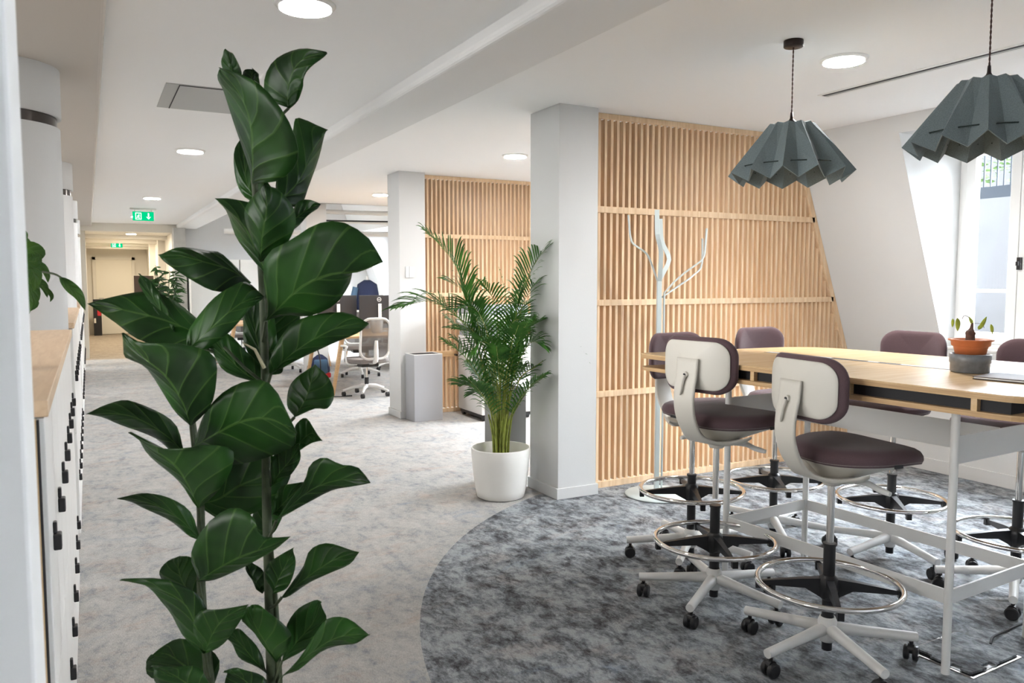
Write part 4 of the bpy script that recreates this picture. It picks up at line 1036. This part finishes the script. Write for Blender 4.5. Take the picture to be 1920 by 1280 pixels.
# trailing plant on the near worktop
tp = thing('trailing_plant', 'trailing houseplant on the near worktop, half hidden by the wall', 'plant', (-.21, 2.45, ZW+.10))
TC = Vector((-.21, 2.45, ZW+.10)); m = MB(); sm = MB()
def TP(px, py, dy=0): return aty(px, py, 2.45+dy)-TC
def strap(pts, w, dy=0, tw=0):
    P = spline([TP(a, b, dy) for a, b in pts], 12); vs = []; uvs = []
    for i, p in enumerate(P):
        tt = (P[min(i+1, 11)]-P[max(i-1, 0)]).normalized(); s = tt.cross(Vector((.3, -.95, .1))).normalized(); u = i/11
        ww = w*(math.sin(PI*min(1, u**.85*.97+.03))**.8)
        bn = s.cross(tt)
        for k in (-1, 0, 1): vs.append(p+s*k*ww/2+bn*abs(k)*ww*.16); uvs.append(((k+1)/2, u))
    fs = [(i*3+k, i*3+k+1, i*3+k+4, i*3+k+3) for i in range(11) for k in (0, 1)]
    m.add(vs, fs, True, [[uvs[x] for x in f] for f in fs])
for pts, w, dy in (([(20,470),(45,455),(54,462)], .03, .05), ([(20,475),(50,468),(72,475),(78,486)], .045, .0), ([(20,495),(50,490),(66,490),(78,480)], .04, -.05),
                   ([(60,492),(78,498),(88,515),(90,530)], .018, .0), ([(30,500),(55,502),(66,520),(64,545)], .038, -.03), ([(25,520),(50,530),(62,555),(58,580)], .04, .0),
                   ([(40,540),(56,560),(64,570),(54,584)], .026, .03), ([(66,520),(76,530),(84,540),(89,558)], .022, .03), ([(78,535),(90,545),(97,556),(94,566)], .012, .0),
                   ([(112,520),(130,537),(148,555),(160,582)], .030, -.05), ([(20,450),(40,440),(52,447)], .03, .1), ([(15,530),(40,550),(48,575),(45,600)], .035, -.05)):
    strap(pts, w, dy)
sm.tube(spline([TP(40, 510), TP(66, 508), TP(100, 513, -.03), TP(116, 521, -.05)], 10), .0028, 6)
m.build('leaves', M['trail'], tp, solid=.0008); sm.build('stems', M['stem'], tp)
t = thing('plant_vase', 'rounded white vase on the near worktop under the trailing plant', 'pot', (-.215, 2.45, ZW))
MB().lathe([(0, 0), (.045, 0), (.066, .02), (.075, .05), (.068, .085), (.045, .11), (.040, .112), (.04, .10), (0, .10)], 32).build('pot_wall', M['pot'], t)
tp.location.z = ZW+.10

# ================================================================== FLOOR BOX AND CABLE
t = thing('floor_box', 'open floor outlet lid set into the carpet under the table end', 'floor box', (2.905, 1.765, 0), .05)
mb = MB(); w, h = .34, .27
mb.box(0, w, 0, .008, 0, .004).box(0, w, h-.008, h, 0, .004).box(0, .008, .008, h-.008, 0, .004).box(w-.008, w, .008, h-.008, 0, .004).build('frame', M['steel'], t)
m2 = MB(); m2.prism([(.014,.02),(.11,.012),(.11,.035),(.17,.035),(.17,.012),(w-.014,.012),(w-.014,h-.014),(.03,h-.014),(.03,.18),(.014,.18),(.014,.10),(.035,.10),(.035,.06),(.014,.06)], .006, .014)
m2.build('lid', M['carpetdark'], t)
MB().box(.008, w-.008, .008, h-.008, .0005, .0025).build('recess', M['dark'], t)
MB().box(.10, .18, .010, .033, .0026, .006).box(.010, .034, .055, .105, .0026, .006).build('latch', M['bin'], t)
p0, p1 = aty(1858, 1213, 1.9), None
tag(MB().tube(spline([(3.24, 1.905, .008), (3.30, 1.93, .015), (3.42, 1.95, .008), (3.60, 1.96, .006), (3.9, 1.90, .006)], 16), .005, 8).build('power_cable', M['dark']), 'black power cable running from the floor box to the right', 'cable')

# ================================================================== FAR OFFICE
def desk(x, y, w, d, z, label):
    t = thing('desk', label, 'desk', (x, y, 0), 0, 'wooden desks of the far office')
    MB().prism(roundpoly([(0,0),(w,0),(w,d),(0,d)], [.08]*4, 5), z-.03, z).build('desktop', M['desk'], t, bevel=.004)
    for a, b, da, db in ((.12,.10,-.14,-.02), (w-.12,.10,.14,-.02), (.12,d-.10,-.14,.02), (w-.12,d-.10,.14,.02)):
        MB().tube([(a+da, b+db, 0), (a, b, z-.03)], [.024, .034], 10).build('leg', M['desk'], t)
    return t
desk(2.80, 10.20, 1.9, 1.6, .78, 'wooden desk with splayed legs behind the second column')
desk(2.02, 13.9, 1.7, 1.5, .78, 'wooden desk with splayed legs in front of the white cabinets')
desk(4.3, 13.6, 1.5, 1.4, .78, 'wooden desk by the far windows')
def make_task_chair():
    t = thing('task_chair', '', 'chair')
    m = MB()
    prof = rrect(.41, .52, .12, 6)
    pts = [Vector((p[0], -.22-.10*(p[1]+.26)+.25*p[0]**2*0-.02, .76+p[1])) for p in prof]
    m.tube([(p.x, p.y+.35*p.x*p.x, p.z) for p in pts], .017, 8, closed=True); m.build('back_frame', M['base'], t)
    MB().add([(p.x*.96, p.y+.35*p.x*p.x, p.z) for p in pts], [tuple(range(len(pts)))]).build('back_mesh', M['backmesh'], t, solid=.004)
    MB().tube(spline([(0, -.10, .44), (0, -.26, .47), (0, -.275, .62), (0, -.285, .74)], 10), [.03, .03, .028, .027, .026, .025, .024, .022, .02, .016], 10, sx=.7, sy=1.3).build('spine', M['base'], t)
    MB().prism(rrect(.50, .48, .12, 6), .44, .50).build('seat', M['meshgrey'], t, bevel=.012)
    MB().box(-.12, .12, -.12, .14, .385, .44).build('tilt_mechanism', M['black'], t, bevel=.01)
    MB().cyl((0, 0, 0), .014, .22, .39, 16).build('gas_lift', M['chrome'], t); MB().cyl((0, 0, 0), .028, .12, .24, 16).build('column_tube', M['black'], t)
    b = MB()
    for k in range(5):
        a = 2*PI*k/5+.3; b.tube([(0, 0, .13), (.16*math.cos(a), .16*math.sin(a), .12), (.31*math.cos(a), .31*math.sin(a), .075)], [.028, .022, .015], 8)
    b.build('star_base', M['base'], t)
    for k in range(5):
        a = 2*PI*k/5+.3; x, y = .30*math.cos(a), .30*math.sin(a); MB().tube([(x-.018, y, .03), (x+.018, y, .03)], .03, 12).build('caster', M['black'], t)
    for s in (-1, 1):
        MB().tube(spline([(s*.14, 0, .42), (s*.28, 0, .44), (s*.30, 0, .60), (s*.29, -.03, .66), (s*.29, .14, .66)], 12), .014, 8).build('armrest', M['base'], t)
    return t
tc0 = make_task_chair(); bpy.context.view_layer.update()
def cp2(o):
    c = o.copy(); COL.objects.link(c)
    for ch in list(o.children): d = ch.copy(); COL.objects.link(d); d.parent = c
    return c
TCH = [((3.20, 10.15), .16, 'grey task chair directly left of the second column, back to the camera'),
       ((3.75, 12.25), 3.0, 'grey task chair across the desk, partly behind the nearest task chair'),
       ((1.72, 14.5), -1.5, 'grey task chair at the left end of the farther desk'),
       ((2.95, 13.5), -.3, 'grey task chair at the near side of the farther desk, behind the fig'),
       ((4.55, 12.95), .6, 'grey task chair out on the floor between the two desks'),
       ((2.6, 15.9), 3.0, 'farthest grey task chair, in front of the white cabinets')]
for i, ((x, y), r, lb) in enumerate(TCH):
    c = tc0 if i == 0 else cp2(tc0)
    c.location = (x, y, 0); c.rotation_euler = (0, 0, r); c['label'] = lb; c['group'] = 'grey task chairs of the far office'
def monitor(x, y, r, label):
    t = thing('monitor', label, 'monitor', (x, y, .78), r, 'black monitors on the desks')
    MB().box(-.29, .29, -.012, .016, .15, .52).build('display', M['screenblk'], t, bevel=.006)
    MB().prism([(-.022, 0), (.022, 0), (.022, .02), (-.022, .02)], .01, .40, lambda a, b, c: (a, -.035-b*1.0, c)).build('stand', M['base'], t)
    MB().box(-.11, .11, -.12, .08, 0, .012).build('stand_foot', M['base'], t, bevel=.003)
    lg = MB(); lg.tube([(.028*math.cos(a*PI/12), -.0145, .46+.028*math.sin(a*PI/12)) for a in range(24)], .0028, 6, closed=True)
    for a in (-.014, 0, .012): lg.box(a-.002, a+.002, -.0165, -.0125, .452, .468)
    lg.build('round_logo', M['base'], t)
monitor(3.68, 11.05, -.05, 'black monitor right of the pair, its round logo beside the second column')
monitor(3.10, 11.15, .1, 'black monitor left of the pair, half behind a fig leaf')
monitor(2.75, 14.8, .0, 'black monitor on the farther desk behind the fig')
t = thing('paper_bin', 'small white waste basket shape standing on the near far-office desk', 'basket', (3.55, 10.75, .78))
MB().lathe([(0, 0), (.07, 0), (.09, .20), (.085, .20), (.065, .01), (0, .01)], 20).build('basket_wall', M['white'], t)
tag(MB().box(-.12, .12, -.08, .08, 0, .03, Matrix.Translation((2.95, 14.2, .7805))).build('folder', M['orange']), 'orange folder lying on the farther desk', 'folder')
tag(MB().box(-.15, .15, -.1, .1, 0, .02, Matrix.Translation((2.6, 14.25, .7805)) @ Matrix.Rotation(.2, 4, 'Z')).build('paper_stack', M['paper']), 'white papers lying on the farther desk', 'papers')
tag(MB().box(-.13, .13, -.1, .1, 0, .018, Matrix.Translation((4.0, 10.5, .7805)) @ Matrix.Rotation(.3, 4, 'Z')).build('paper_stack', M['paper']), 'white papers on the desk behind the second column', 'papers')
t = thing('backpack', 'navy and blue bag on the floor between the desks', 'bag', (3.12, 12.35, 0))
MB().lathe([(0, 0), (.15, 0), (.18, .12), (.16, .30), (.07, .42), (0, .44)], 16).build('bag_body', M['navy'], t); MB().box(-.10, .10, -.19, -.12, .08, .30).build('front_pocket', M['denim'], t, bevel=.02)
MB().box(.02, .16, -.16, -.05, 0.01, .09).build('red_pouch', M['red'], t, bevel=.02)
t = thing('hanging_jacket', 'navy jacket hanging near the far bright window', 'jacket', (4.05, 12.75, .9))
m = MB(); m.lathe([(0, .62), (.05, .62), (.16, .55), (.20, .3), (.19, 0), (0, 0)], 14); m.build('jacket_body', M['navy'], t); MB().tube([(-.19, 0, .5), (-.25, 0, .25), (-.24, 0, .0)], .055, 10).build('sleeve', M['denim'], t)
MB().tube([(0, 0, -.9), (0, 0, .68)], .015, 8).build('stand_pole', M['white'], t)
tag(MB().tube(spline([(2.62, 10.6, .76), (2.68, 10.5, .45), (2.64, 10.35, .08), (2.75, 10.2, .008), (3.0, 10.15, .008)], 20), .008, 8).build('desk_cable', M['black']), 'black cable dropping from the desk to the nearest task chair', 'cable')
for k, x in enumerate((1.78, 2.72, 3.66)):
    t = thing('tall_cabinet', ('left', 'middle', 'right')[k]+'most of the white tambour cabinets against the far wall' if k != 1 else 'middle one of the white tambour cabinets against the far wall', 'cabinet', (x, 16.85, 0), 0, 'white cabinets of the far office')
    MB().box(0, .92, 0, .52, 0, 1.93).build('body', M['tambour'], t, bevel=.004)
    m = MB()
    for j in range(40): m.box(.03+j*.0215, .045+j*.0215, -.008, 0, .08, 1.88)
    m.build('tambour_door', M['tambour'], t); MB().box(.45, .47, -.02, -.008, .9, 1.05).build('handle', M['steel'], t)
# tall plant and dark panel at the corridor mouth
t = thing('bamboo_plant', 'tall dark leafy plant at the mouth of the far corridor', 'plant', (1.28, 16.3, 0))
MB().lathe([(0, 0), (.14, 0), (.17, .36), (.16, .36), (0, .33)], 24).build('pot_wall', M['brown'], t)
m = MB(); s2 = MB()
for k in range(13):
    a = k*2.4; r_ = .05+.02*(k % 4); hh = 1.35+.45*((k*37) % 10)/10
    P = spline([(r_*math.cos(a), r_*math.sin(a), .3), (r_*1.5*math.cos(a), r_*1.5*math.sin(a), hh*.6), (r_*3.4*math.cos(a), r_*3.4*math.sin(a), hh)], 10)
    s2.tube(P, .006, 5)
    for j in range(44):
        i = random.randint(2, 9); p = P[i]; d = Vector((random.gauss(0, 1), random.gauss(0, 1), random.uniform(-.9, .4))).normalized()
        leaf2(m, p, p+d*random.uniform(.12, .24), .034, (random.random(), -1, .4), .1, 5)
m.build('leaves', M['fig'], t); s2.build('stems', M['stem'], t)
tag(MB().box(.90, 1.30, 19.6, 19.66, .9, 1.62).box(1.08, 1.12, 19.62, 19.65, 0, .9).box(.95, 1.25, 19.5, 19.8, 0, .03).build('display_board', M['brown']), 'dark brown board on a post in the far corridor', 'board')
t = thing('notice_panel', 'black freestanding panel with a red square by the end door', 'panel', (.20, 24.9, 0))
MB().box(-.10, .10, -.05, .05, 0, 1.0).build('panel_body', M['black'], t, bevel=.004); MB().box(.0, .09, -.056, -.05, .55, .75).build('red_square', M['red'], t); MB().box(-.09, -.03, -.055, -.05, .80, .92).box(-.09, -.04, -.055, -.05, .35, .48).build('paper_notes', M['warm'], t)
